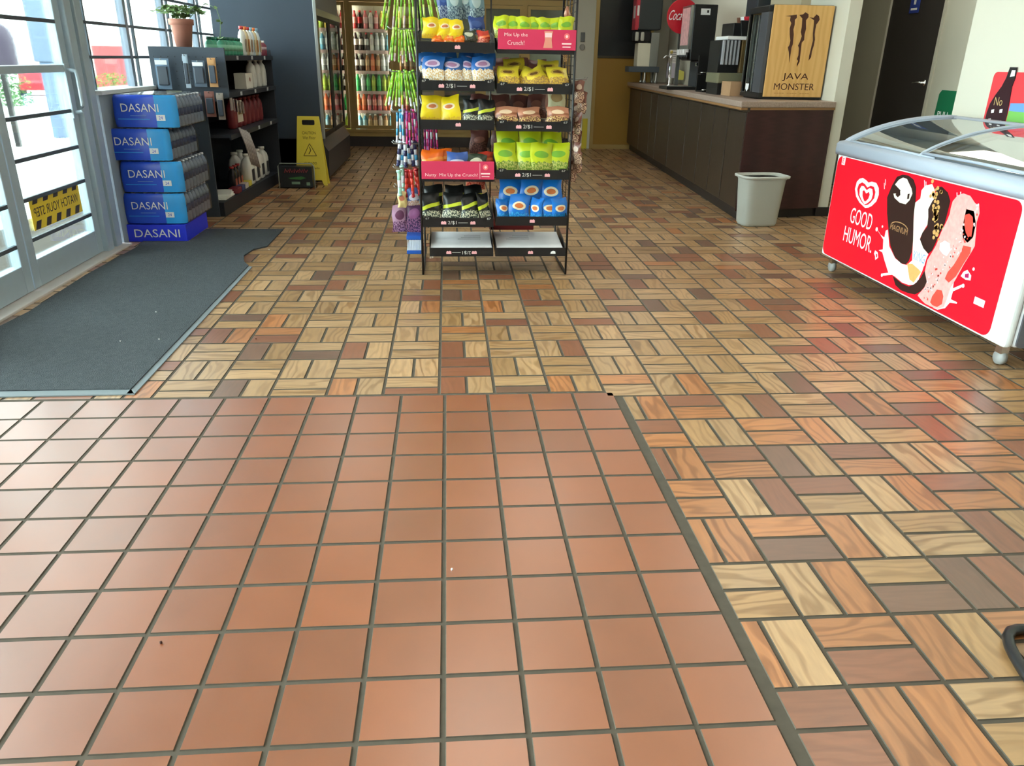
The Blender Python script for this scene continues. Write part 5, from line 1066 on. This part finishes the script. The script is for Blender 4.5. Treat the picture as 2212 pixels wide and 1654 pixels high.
LZ = [1.252, 1.060, 0.857, 0.575, 0.317]; RZ = [1.252, 1.050, 0.853, 0.590, 0.325]
LS = ['logo', 'price', 'logo', 'pink', 'price']; RS_ = ['pink', 'price', 'price', 'price', 'logo']
for z, s_ in zip(LZ, LS): tray(XL, xm, z, s_)
for z, s_ in zip(RZ, RS_): tray(xm, XR, z, s_)
tray(XL + 0.035, xm, 0.142, 'down'); tray(xm, XR - 0.0, 0.142, 'logo2')
# pink card display boxes
def pinkbox(x0, x1, z0, z1, two, label):
    t = thing('display_box', label, 'display box', ((x0 + x1) / 2, YF - 0.006, z0)); w = x1 - x0; h = z1 - z0
    b = MB(); b.box(-w / 2, w / 2, -0.004, 0, 0, h, PKB); b.box(-w / 2, w / 2, 0.0, 0.20, 0.052 - 0.03, 0.055 - 0.03, PKB) if False else None
    f = b.build('front_panel', t, bevel=0.001); q = MB(M=faceF(0, -0.0045, 0))
    if two:
        q.text('Mix Up the', 0.125, 0.022, DISP, I3(-w * 0.27, h * 0.70)); q.text('Crunch!', 0.09, 0.022, DISP, I3(-w * 0.27, h * 0.33))
        q.prism([(w * .08, h * .10), (w * .20, h * .10), (w * .185, h * .5), (w * .20, h * .92), (w * .09, h * .92), (w * .10, h * .5)], 0, 0.0008, mat('tan pack print', (226, 150, 130), 0.5)); q.box(w * .10, w * .185, h * .62, h * .84, 0.0008, 0.0012, DISP)
    else:
        q.text('Nutty  Mix Up the Crunch!', w * 0.72, 0.022, DISP, I3(-w * 0.09, h * 0.22)); q.box(w * .30, w * .305, h * .05, h * .9, 0, 0.0006, DISP)
    cx_, cz = w * 0.38, h * 0.68; q.prism([(cx_ + .016 * math.cos(a), cz + .016 * math.sin(a)) for a in [k * .6283 for k in range(10)]], 0, 0.0006, mat('coral ring', (240, 120, 120), 0.5)); q.prism([(cx_ + .007 * math.cos(a), cz + .007 * math.sin(a)) for a in [k * .6283 for k in range(10)]], 0.0006, 0.001, DISP)
    q.box(cx_ - 0.026, cx_ + 0.026, h * 0.28, h * 0.36, 0, 0.0008, DISP); q.box(cx_ - 0.022, cx_ + 0.022, h * 0.14, h * 0.19, 0, 0.0008, DISP); q.build('lettering', f)
    return t
pinkbox(0.300, 0.722, 1.247, 1.348, True, 'crimson printed display card before the lime bags at the top right of the rack')
pinkbox(-0.125, 0.286, 0.563, 0.662, False, 'crimson printed display card on the fourth tray of the left column')

# ---- snack bags
def bagmat(name, base, logo_c, low=None, band=None, ring=None, lowh=0.36, lx=0.34, ly=0.17, ly0=0.62):
    m = bpy.data.materials.new(name); m.use_nodes = True; nt = m.node_tree; b = nt.nodes['Principled BSDF']; b.inputs['Roughness'].default_value = 0.32
    N = nt.nodes.new; L_ = nt.links.new
    uv = N('ShaderNodeUVMap'); uv.uv_map = 'UVMap'; sp = N('ShaderNodeSeparateXYZ'); L_(uv.outputs[0], sp.inputs[0])
    no = N('ShaderNodeTexNoise'); no.inputs['Scale'].default_value = 7; no.inputs['Detail'].default_value = 3; L_(uv.outputs[0], no.inputs['Vector'])
    def math_(op, a, b_=None):
        n = N('ShaderNodeMath'); n.operation = op
        for i, q in enumerate((a, b_)):
            if q is None: continue
            if isinstance(q, (int, float)): n.inputs[i].default_value = q
            else: L_(q, n.inputs[i])
        return n.outputs[0]
    def mix(f, a, c):
        n = N('ShaderNodeMix'); n.data_type = 'RGBA'; L_(f, n.inputs[0])
        if isinstance(a, tuple): n.inputs[6].default_value = a
        else: L_(a, n.inputs[6])
        if isinstance(c, tuple): n.inputs[7].default_value = c
        else: L_(c, n.inputs[7])
        return n.outputs[2]
    u, v = sp.outputs[0], sp.outputs[1]
    wob = math_('MULTIPLY', math_('SUBTRACT', no.outputs['Fac'], 0.5), 0.25)
    col = lin(base)
    if low:
        f = math_('LESS_THAN', math_('ADD', v, wob), lowh)
        n2 = N('ShaderNodeTexNoise'); n2.inputs['Scale'].default_value = 16; L_(uv.outputs[0], n2.inputs['Vector'])
        lowc = mix(math_('GREATER_THAN', n2.outputs['Fac'], 0.5), lin(low[0]), lin(low[1])); col = mix(f, col, lowc)
    if band: col = mix(math_('LESS_THAN', math_('ABSOLUTE', math_('ADD', math_('SUBTRACT', v, 0.53), math_('MULTIPLY', math_('SUBTRACT', 0.5, u), 0.18))), 0.065), col, lin(band))
    def ell(rx, ry): return math_('LESS_THAN', math_('ADD', math_('POWER', math_('DIVIDE', math_('SUBTRACT', u, 0.5), rx), 2.0), math_('POWER', math_('DIVIDE', math_('SUBTRACT', v, ly0), ry), 2.0)), 1.0)
    if logo_c: col = mix(ell(lx, ly), col, lin(logo_c))
    if ring: col = mix(ell(lx * 0.66, ly * 0.58), col, lin(ring))
    L_(col, b.inputs['Base Color'])
    return m
def bagmesh(w, h, d, m, seed):
    r_ = random.Random(seed); nx, ny = 9, 11; b = MB()
    ph = [r_.uniform(0, 6.28) for _ in range(6)]
    def P(i, j, s):
        u, v = i / (nx - 1), j / (ny - 1)
        t = (max(0, 1 - abs(2 * u - 1) ** 2.4)) ** 0.6 * max(0, math.sin(math.pi * min(1, max(0, (v - 0.04) / 0.92)))) ** 0.55
        wr = 0.13 * math.sin(9 * u + ph[0] + 4 * v) + 0.12 * math.sin(13 * v + ph[1]) + 0.12 * math.sin(19 * (u - v) + ph[2])
        x = (u - 0.5) * w * (1 - 0.05 * t) + 0.004 * math.sin(7 * v + ph[3]); z = v * h + 0.004 * math.sin(6 * u + ph[4]) * v
        return (x, s * d / 2 * (t + wr * t) + 0.003 * math.sin(8 * u + ph[5]) * (1 - t), z)
    for s in (-1, 1):
        v = [P(i, j, s) for j in range(ny) for i in range(nx)]; uv = [(i / (nx - 1), j / (ny - 1)) for j in range(ny) for i in range(nx)]
        f = []
        for j in range(ny - 1):
            for i in range(nx - 1):
                q = (j * nx + i, j * nx + i + 1, (j + 1) * nx + i + 1, (j + 1) * nx + i); f.append(q if s < 0 else q[::-1])
        b.add(v, f, m, True, uvs=uv)
    me_ = b.build('bag'); q = me_.data; bpy.data.objects.remove(me_); return q
BM = {
 'chipblue': bagmat('bag blue chips', (44, 104, 178), (222, 206, 232), ((226, 190, 130), (248, 242, 230)), None, (178, 130, 170), 0.50, 0.36, 0.13, 0.70),
 'yellow': bagmat('bag yellow', (244, 214, 30), (240, 224, 190), ((236, 200, 50), (226, 180, 60)), None, (206, 120, 70), 0.2, 0.30, 0.12, 0.60),
 'nut': bagmat('bag yellow brown', (232, 208, 60), (206, 170, 70), ((170, 130, 70), (220, 180, 60)), None, (120, 84, 50), 0.4, 0.34, 0.14, 0.66),
 'black': bagmat('bag black', (24, 26, 26), None, ((222, 222, 196), (60, 70, 60)), (200, 214, 50), None, 0.34),
 'lime': bagmat('bag lime', (196, 212, 30), (120, 180, 50), ((198, 200, 110), (120, 150, 50)), None, None, 0.34, 0.34, 0.12, 0.60),
 'tan': bagmat('bag tan', (192, 130, 100), (226, 196, 160), ((110, 50, 46), (224, 190, 120)), (150, 90, 60), None, 0.42, 0.30, 0.12, 0.66),
 'orange': bagmat('bag orange', (244, 110, 26), None, ((240, 190, 90), (220, 130, 50)), (248, 150, 50), None, 0.22),
 'white': bagmat('bag blue white', (60, 92, 160), (204, 206, 226), ((170, 120, 90), (216, 206, 210)), None, None, 0.3, 0.42, 0.2, 0.5),
 'cookie': bagmat('bag cyan blue', (22, 120, 214), (236, 226, 196), ((60, 170, 226), (26, 110, 200)), None, (214, 120, 60), 0.25, 0.34, 0.17, 0.52),
 'redbag': bagmat('bag red', (198, 60, 44), None, ((226, 140, 110), (190, 60, 40)), (236, 120, 70), None, 0.4),
 'brown': bagmat('bag brown', (96, 54, 48), (140, 90, 76), ((70, 40, 38), (120, 80, 70)), None, None, 0.5, 0.32, 0.14, 0.6),
 'cream': bagmat('bag cream', (222, 214, 170), (180, 150, 100), ((150, 110, 70), (226, 216, 180)), None, None, 0.3),
 'olive': bagmat('bag dark olive', (50, 62, 46), (196, 196, 170), ((90, 80, 60), (40, 44, 40)), None, None, 0.3)}
MESHB = {}
def bag(kind, x, z, w, h, label, group=None, y=None, tilt=-14, rz=0, d=0.038, roll=0):
    key = (kind, round(w, 3), round(h, 3), random.randint(0, 2))
    if key not in MESHB: MESHB[key] = bagmesh(w, h, d, BM[kind], hash(str(key)) % 1000 if False else len(MESHB) * 7 + 3)
    rz += random.uniform(-5, 5); roll += random.uniform(-4, 4); tilt += random.uniform(-4, 4); z += random.uniform(-0.003, 0.006)
    o = bpy.data.objects.new('snack_bag', MESHB[key]); COL.objects.link(o); o.location = (x, YF + 0.035 if y is None else y, z); o.rotation_euler = (R(tilt), R(roll), R(rz))
    return tag(o, label, 'snack bag', group)
b0 = lambda z: z + 0.006
# left column
for i, (x, k) in enumerate(((-0.06, 'yellow'), (0.015, 'yellow'), (0.075, 'yellow'))): bag(k, x, b0(1.252) + 0.03, 0.085, 0.105, 'small yellow snack bag on the top left tray, ' + nth(i, 3), rz=random.uniform(-12, 12), tilt=-10)
for i, x in enumerate((-0.02, 0.04, 0.095)): bag('orange', x, b0(1.252), 0.06, 0.06, 'small orange pack before the yellow bags, top left tray, ' + nth(i, 3), y=YF + 0.02, tilt=-30)
bag('olive', 0.15, b0(1.252) + 0.01, 0.07, 0.07, 'dark olive snack pack on the top left tray beside the orange packs'); bag('redbag', 0.225, b0(1.252) + 0.005, 0.065, 0.075, 'small red snack pack at the right end of the top left tray')
for i, x in enumerate((-0.055, 0.055, 0.125, 0.225)): bag('chipblue', x, b0(1.060), 0.12 if i != 2 else 0.09, 0.145, 'blue and cream chip bag on the second left tray, ' + nth(i, 4), y=YF + 0.035 + (0.02 if i == 2 else 0), rz=(-8, 4, -10, 6)[i], tilt=-16)
for i, x in enumerate((-0.07, 0.03, 0.14, 0.235)): bag('chipblue', x, b0(1.060) + 0.02, 0.11, 0.145, 'blue chip bag in the rear row, second left tray, ' + nth(i, 4), y=YF + 0.13, tilt=-12)
for i, x in enumerate((-0.065, 0.045)): bag('yellow', x, b0(0.857), 0.115, 0.15, 'yellow snack bag on the third left tray, ' + ['left', 'right'][i] + ' of the two', rz=(6, -8)[i], tilt=-16, roll=(4, -5)[i])
for i, x in enumerate((0.155, 0.245)): bag('black', x, b0(0.857), 0.095, 0.13, 'black bag with a lime band on the third left tray, ' + ['left', 'right'][i] + ' of the two', rz=(0, 14)[i])
for i, x in enumerate((-0.055, -0.01)): bag('orange', x - 0.01, 0.575 + 0.02, 0.125, 0.125, 'bright orange bag behind the crimson card, ' + ['left', 'right'][i] + ' of the two', y=YF + 0.04 + 0.04 * i, tilt=-20)
bag('white', 0.075, 0.575, 0.12, 0.135, 'blue and white bag behind the crimson card on the left', tilt=-18); bag('olive', 0.185, 0.57, 0.11, 0.125, 'dark olive bag behind the crimson card on the left', tilt=-18); bag('redbag', 0.245, 0.60, 0.09, 0.10, 'red bag behind the right end of the crimson card', y=YF + 0.10)
for i, x in enumerate((-0.075, 0.04, 0.15, 0.245)): bag('black', x, b0(0.317), 0.115 if i < 3 else 0.08, 0.155, 'black lime-banded bag on the fifth left tray, ' + nth(i, 4), rz=(4, -6, 5, 30)[i], tilt=-16)
for i, x in enumerate((-0.06, 0.06, 0.17)): bag('black', x, b0(0.317) + 0.03, 0.11, 0.15, 'black bag in the rear row, fifth left tray, ' + nth(i, 3), y=YF + 0.14)
# right column
for i in range(7): bag('lime', 0.325 + 0.058 * i, 1.30, 0.085, 0.115, 'bright lime bag behind the top right crimson card, ' + ordl(i, 7), 'lime bags standing behind the crimson card', y=YF + 0.05 + 0.01 * (i % 2), tilt=-14, rz=(-1) ** i * 6)
for i, x in enumerate((0.36, 0.45, 0.54, 0.645)): bag('nut', x, b0(1.050), 0.12, 0.125, 'yellow brown nut bag on the second right tray, ' + nth(i, 4), tilt=-38, rz=(-10, -24, 14, 4)[i], y=YF + 0.03 + 0.012 * (i % 2), roll=(0, 12, -14, 0)[i])
for i, x in enumerate((0.40, 0.59)): bag('nut', x, b0(1.050) + 0.03, 0.12, 0.13, 'yellow and brown nut bag at the rear of the second right tray, ' + ['left', 'right'][i], y=YF + 0.14, tilt=-30)
for i, x in enumerate((0.355, 0.485, 0.64)): bag('tan', x, b0(0.853), 0.125, 0.095, 'tan and brown snack bag on the third right tray, ' + nth(i, 3), rz=(-4, 4, -8)[i], tilt=-18)
bag('cream', 0.65, b0(0.853) + 0.04, 0.10, 0.16, 'tall cream bag standing behind the tan bags on the third right tray', y=YF + 0.16)
for i, x in enumerate((0.365, 0.475, 0.565, 0.655)): bag('lime', x, b0(0.590), 0.13, 0.165, 'large lime bag on the fourth right tray, ' + nth(i, 4), rz=(8, -6, 10, -12)[i], tilt=-16, y=YF + 0.035 + 0.015 * (i % 2))
for i, x in enumerate((0.37, 0.50, 0.62)): bag('lime', x, b0(0.590) + 0.05, 0.13, 0.175, 'large lime bag in the rear row, fourth right tray, ' + nth(i, 3), y=YF + 0.15)
for i, x in enumerate((0.345, 0.435, 0.53, 0.625, 0.685)): bag('cookie', x, b0(0.325), (0.08, 0.12, 0.075, 0.12, 0.10)[i], (0.115, 0.14, 0.12, 0.125, 0.12)[i], 'blue cookie bag, front row of the fifth right tray, ' + nth(i, 5), rz=(20, -4, -30, 6, 24)[i], tilt=-16)
for i, x in enumerate((0.39, 0.51, 0.635)): bag('cookie', x, b0(0.325) + 0.06, 0.13, 0.165, 'blue cookie bag, rear row of the fifth right tray, ' + nth(i, 3), y=YF + 0.12, tilt=-12)
# white boxes lying in the bottom trays
for x0, x1, nme in ((-0.085, 0.278, 'left'), (0.305, 0.70, 'right')):
    t = thing('white_carton', 'flat white carton lying in the %s bottom tray of the rack' % nme, 'carton', ((x0 + x1) / 2, YF + 0.012, 0.150)); w = x1 - x0
    t.rotation_euler = (R(6), 0, 0)
    MB().box(-w / 2, w / 2, 0, 0.30, 0, 0.018, mat('white carton top', (250, 250, 252), 0.4)).build('board', t, bevel=0.002)
    q = MB(M=frame((0.03 if nme == 'left' else -0.08, 0.15, 0.0185), (1, 0, 0), (0, 1, 0), (0, 0, 1)))
    for k in range(3): q.box(-0.05 + 0.02 * k, 0.09, 0.03 * k, 0.03 * k + 0.004, 0, 0.0004, mat('grey print', (120, 120, 124), 0.5))
    q.build('print_lines', t)
o = tag(MB().box(-0.14, 0.14, -0.07, 0.07, 0, 0.07, mat('dark red carton', (130, 24, 28), 0.5)).build('red_carton', None, (0.42, YB - 0.10, 0.20), bevel=0.004), 'dark red carton behind the white cartons at the bottom of the rack', 'carton')
# pouches hanging on the back grid, seen between the trays
def hangbag(kind, x, y, ztop, w, h, label, group=None, rz=0):
    o = bag(kind, x, ztop - h, w, h, label, group, y=y, tilt=0, rz=rz, d=0.03); return o
row = 0
for zt in (1.20, 1.0, 0.79):
    for i, x in enumerate((0.215, 0.345, 0.46, 0.575)):
        hangbag('brown', x, YB - 0.035 - 0.02 * (i % 2), zt, 0.11, 0.14, 'dark brown pouch on the rack back, %s tier, %s' % (['top', 'middle', 'lower'][row], ordl(i, 4)), 'brown pouches on the back of the rack, %s tier' % ['top', 'middle', 'lower'][row])
    row += 1
hangbag('redbag', 0.20, YB - 0.035, 0.58, 0.12, 0.15, 'red pouch hanging on the rack back between the lower left trays')
SILV = bagmat('bag silver teal', (120, 150, 160), (190, 206, 206), ((70, 90, 110), (160, 180, 186)), None, None, 0.4, 0.3, 0.2, 0.6); BM['silver'] = SILV
BM['navy'] = bagmat('bag navy', (40, 70, 140), (60, 90, 160), ((30, 50, 100), (150, 160, 180)), None, None, 0.35)
for i, (x, zt, k) in enumerate(((0.02, 1.60, 'navy'), (0.075, 1.59, 'silver'), (0.14, 1.60, 'silver'), (0.20, 1.585, 'silver'))):
    hangbag(k, x, YB - 0.04 - 0.02 * (i % 2), zt, 0.09, 0.19, '%s foil pouch hanging high at the top centre of the rack, %s' % (['navy', 'silvery', 'silvery', 'silvery'][i], nth(i, 4)), rz=random.uniform(-15, 15))
hangbag('navy', 0.205, YB - 0.07, 1.42, 0.09, 0.10, 'navy pouch hanging below the silvery pouches at the top centre')

# ---- toys hanging on the left side of the rack
def wand_mesh(cols, L_, r_, nm_):
    b = MB(); n = len(cols); prof = []
    for k, c in enumerate(cols):
        z0, z1 = -L_ * k / n, -L_ * (k + 1) / n; b.lathe([(r_, z1), (r_, z0)], c, n=7)
    b.lathe([(r_ * 1.4, 0), (r_ * 1.4, 0.012), (0.0001, 0.013)], cols[0], n=7); b.lathe([(0.0001, -L_ - 0.006), (r_ * 1.2, -L_), (r_ * 1.2, -L_ + 0.01)], cols[-1], n=7)
    o = b.build(nm_); me_ = o.data; bpy.data.objects.remove(o); return me_
LG = mat('lime tube', (160, 216, 60), 0.3); LG2 = mat('pale lime tube', (206, 232, 130), 0.3); DGn = mat('leaf tube', (120, 184, 60), 0.35); TIP = mat('pinkish white tip', (226, 200, 210), 0.4)
PUR = mat('purple tube', (150, 60, 140), 0.35); MAG = mat('magenta tube', (206, 50, 120), 0.35); BLU = mat('sky blue tube', (70, 160, 206), 0.35); PWT = mat('white tube', (220, 226, 236), 0.35); RDT = mat('coral red tube', (226, 66, 50), 0.35); RDD = mat('dark red tube', (170, 30, 40), 0.35); NVT = mat('navy plastic', (40, 40, 84), 0.4)
def tier(meshes, n, x0, x1, y0, y1, z, L_, label, group, splay, name='toy_wand'):
    for k in range(n):
        u = (k + 0.5) / n; x = x0 + (x1 - x0) * u; y = random.uniform(y0, y1)
        a = (u - 0.5) * splay + random.uniform(-2, 2)
        o = bpy.data.objects.new(name, meshes[k % len(meshes)]); COL.objects.link(o); o.location = (x, y, z + random.uniform(-0.01, 0.01)); o.rotation_euler = (R(random.uniform(-3, 3)), R(-a), 0)
        tag(o, label + (', ' + ordl(k, n) if n > 1 else ''), 'toy', group)
ga = [wand_mesh([LG, LG2, LG, LG], 0.235, 0.0055, 'w'), wand_mesh([LG2, DGn, LG2, DGn], 0.235, 0.0055, 'w'), wand_mesh([DGn, LG, LG2, TIP], 0.235, 0.005, 'w')]
gb = [wand_mesh([LG, DGn, LG2, TIP], 0.15, 0.005, 'w'), wand_mesh([LG2, LG, DGn, DGn], 0.15, 0.005, 'w')]
gc = [wand_mesh([DGn, LG, LG, LG2], 0.17, 0.006, 'w'), wand_mesh([LG, LG, DGn, PWT], 0.17, 0.006, 'w'), wand_mesh([LG, DGn, LG, PWT], 0.20, 0.005, 'w')]
gd_ = [wand_mesh([PUR, MAG, PUR, MAG], 0.16, 0.006, 'w'), wand_mesh([MAG, PWT, MAG, PUR], 0.16, 0.006, 'w')]; ge = [wand_mesh([BLU, PWT, BLU, PWT], 0.15, 0.007, 'w')]
gr = [wand_mesh([RDT, RDT, RDD, RDT], 0.14, 0.009, 'w'), wand_mesh([RDD, RDT, RDT, RDD], 0.14, 0.009, 'w')]
YT = (1.82, 1.98)
tier(ga, 14, -0.285, -0.045, 1.84, 2.02, 1.575, .235, 'long lime toy wand at the upper left of the rack, topmost tier', 'lime wands, topmost tier', 26)
tier(gb, 9, -0.275, -0.155, *YT, 1.325, .15, 'short lime toy wand hanging on the rack side, second tier', 'lime wands, second tier', 22)
tier(gc, 11, -0.285, -0.155, *YT, 1.115, .17, 'lime green toy wand fanning out on the rack side, third tier', 'lime wands, third tier', 34)
tier(gd_, 7, -0.225, -0.15, *YT, 0.905, .16, 'purple and magenta toy wand on the rack side below the green ones', 'magenta wands', 10)
tier(gd_, 6, -0.115, -0.035, 1.98, 2.08, 0.84, .16, 'magenta toy wand hanging behind the left tray front', 'magenta wands behind the left trays', 6)
tier(ge, 3, -0.26, -0.225, *YT, 0.905, .15, 'sky blue and white toy wand hanging beside the magenta ones', 'sky blue wands', 8)
tier([wand_mesh([PWT, NVT, PWT, NVT], 0.13, 0.011, 'w'), wand_mesh([NVT, PWT, BLU, PWT], 0.12, 0.012, 'w')], 6, -0.26, -0.16, *YT, 0.735, .13, 'white and navy plastic toy on the middle of the rack side', 'white and navy toys', 14)
tier(gr, 6, -0.235, -0.15, *YT, 0.60, .14, 'coral red toy wand hanging low on the rack side', 'coral red wands', 16)
tier([wand_mesh([mat('mint plastic', (170, 220, 200), 0.4), PWT, mat('mint plastic', (170, 220, 200), 0.4)], 0.13, 0.012, 'w')], 2, -0.262, -0.235, *YT, 0.60, .13, 'mint and white toy hanging left of the coral red wands', 'mint toys', 5)
BM['lilac'] = bagmat('bag lilac', (206, 170, 206), (120, 70, 110), ((90, 50, 100), (200, 160, 200)), None, None, 0.4); BM['plum'] = bagmat('bag plum', (96, 50, 96), (150, 90, 140), ((60, 40, 90), (160, 110, 150)), None, None, 0.5); BM['beige'] = bagmat('bag beige', (220, 200, 140), (200, 120, 90), None, None, None)
hangbag('lilac', -0.268, 1.86, 0.40, 0.09, 0.16, 'lilac packet hanging lowest at the left edge of the rack', rz=30); hangbag('plum', -0.185, 1.88, 0.42, 0.10, 0.18, 'dark plum packet hanging beside the lilac packet low on the rack'); hangbag('beige', -0.245, 1.84, 0.475, 0.05, 0.09, 'beige packet hanging above the lilac packet'); hangbag('white', -0.175, 1.85, 0.50, 0.08, 0.10, 'blue and white packet hanging above the plum packet')
BT = mat('bright blue plastic', (26, 90, 190), 0.4)
t = thing('blue_basket', 'low blue trimmed wire basket hanging at the foot of the rack side', 'basket', (-0.225, 1.80, 0.125))
for z in (0.085, 0.0): MB().box(0, 0.085, -0.004, 0.26, z, z + 0.022, BT).build('rail', t, bevel=0.002)
b = MB()
for k in range(9): b.tube([(0.005 + 0.0095 * k, -0.002, 0.02), (0.005 + 0.0095 * k, -0.002, 0.09)], 0.0012, PWT, n=4)
b.tube([(0, -0.002, 0.02), (0.085, -0.002, 0.02)], 0.0015, PWT, n=4); b.build('wire_front', t)
MB().box(0.0, 0.085, 0.0, 0.26, 0.022, 0.026, PWT).build('bottom', t)
# pegs that carry the toys and the right-hand strips
for i, z in enumerate((1.585, 1.34, 1.125, 0.915, 0.745, 0.61, 0.50)):
    for y in (1.86, 1.95): MB().tube([(XL, y, z), (XL - 0.15, y, z), (XL - 0.158, y, z + 0.012)], 0.0028, STEEL, n=6).build('side_peg', rk)
# ---- jerky strips on the right side
BM['jerk'] = bagmat('bag jerky', (120, 74, 60), (206, 180, 160), ((90, 50, 44), (210, 180, 150)), None, None, 0.5, 0.3, 0.12, 0.7)
for i in range(9):
    z = 1.09 - 0.055 * i; x = 0.765 + 0.012 * math.sin(i * 1.3) + 0.012 * (i % 2); y = 1.86 + 0.04 * (i % 3)
    hangbag('jerk', x, y, z, 0.055, 0.12, 'brown and white jerky strip on the right side of the rack, %s from the top' % ['first', 'second', 'third', 'fourth', 'fifth', 'sixth', 'seventh', 'eighth', 'ninth'][i], 'jerky strips on the right side', rz=random.uniform(-60, 20))
for i in range(4): hangbag('tan', 0.705 + 0.012 * (i % 2), 2.0 + 0.04 * i, 1.47 - 0.06 * i, 0.05, 0.10, 'pinkish slim packet inside the upper right side of the rack, %s from the top' % ['first', 'second', 'third', 'fourth'][i], 'pinkish slim packets', rz=70)
for y in (1.87, 1.95): MB().tube([(XR, y, 1.10), (XR + 0.085, y, 1.10), (XR + 0.09, y, 1.112)], 0.0028, STEEL, n=6).build('side_peg', rk)

# ---- black floor stand foot at the right edge
t = thing('stand_foot', 'black rounded tubular foot of a stand cut off by the right edge near the camera', 'stand', (1.325, -1.56, 0))
b = MB(); pts = []
for k in range(28):
    a = 2 * math.pi * k / 28; c, s_ = math.cos(a), math.sin(a); q = (abs(c) ** 3.2 + abs(s_) ** 3.2) ** (1 / 3.2); pts.append((0.085 * c / q - 0.004, 0.13 * s_ / q - 0.006, 0.014))
b.tube(pts, 0.0125, BLACKP, n=10, closed=True); b.build('foot_ring', t, rot=(0, 0, R(-14)))
MB().tube([(0.085, 0.0, 0.016), (0.16, 0.01, 0.016), (0.16, 0.01, 0.6)], 0.011, BLACKP, n=10).build('upright', t)
# ---- crumbs on floor and mat
for (x, y, z, c, lb) in ((-1.43, 1.05, 0.0095, 0, 'white crumb on the mat, farthest of the three'), (-1.44, 0.62, 0.0095, 0, 'white crumb on the mat, nearest to the doors of the near two'), (-1.28, 0.64, 0.0095, 0, 'white crumb on the mat, nearest to its tiled edge'), (-1.17, 2.45, 0.0, 0, 'white crumb on the wood look tiles beside the far end of the mat'),
        (0.02, -1.12, 0, 0, 'white crumb in a grout joint of the terracotta tiles near the camera'), (-1.45, -0.42, 0, 1, 'dark crumb on the pale terracotta tiles below the mat'), (-0.62, -1.35, 0, 1, 'dark crumb on a terracotta tile near the camera, left of centre'), (-0.86, 0.66, 0, 1, 'dark crumb on a brown plank tile beside the mat')):
    tag(MB().sphere((0, 0, 0.0028), 0.0035, WHITE if c == 0 else mat('dark speck', (70, 34, 26), 0.8), 6).build('crumb', None, (x, y, z)), lb, 'crumb')
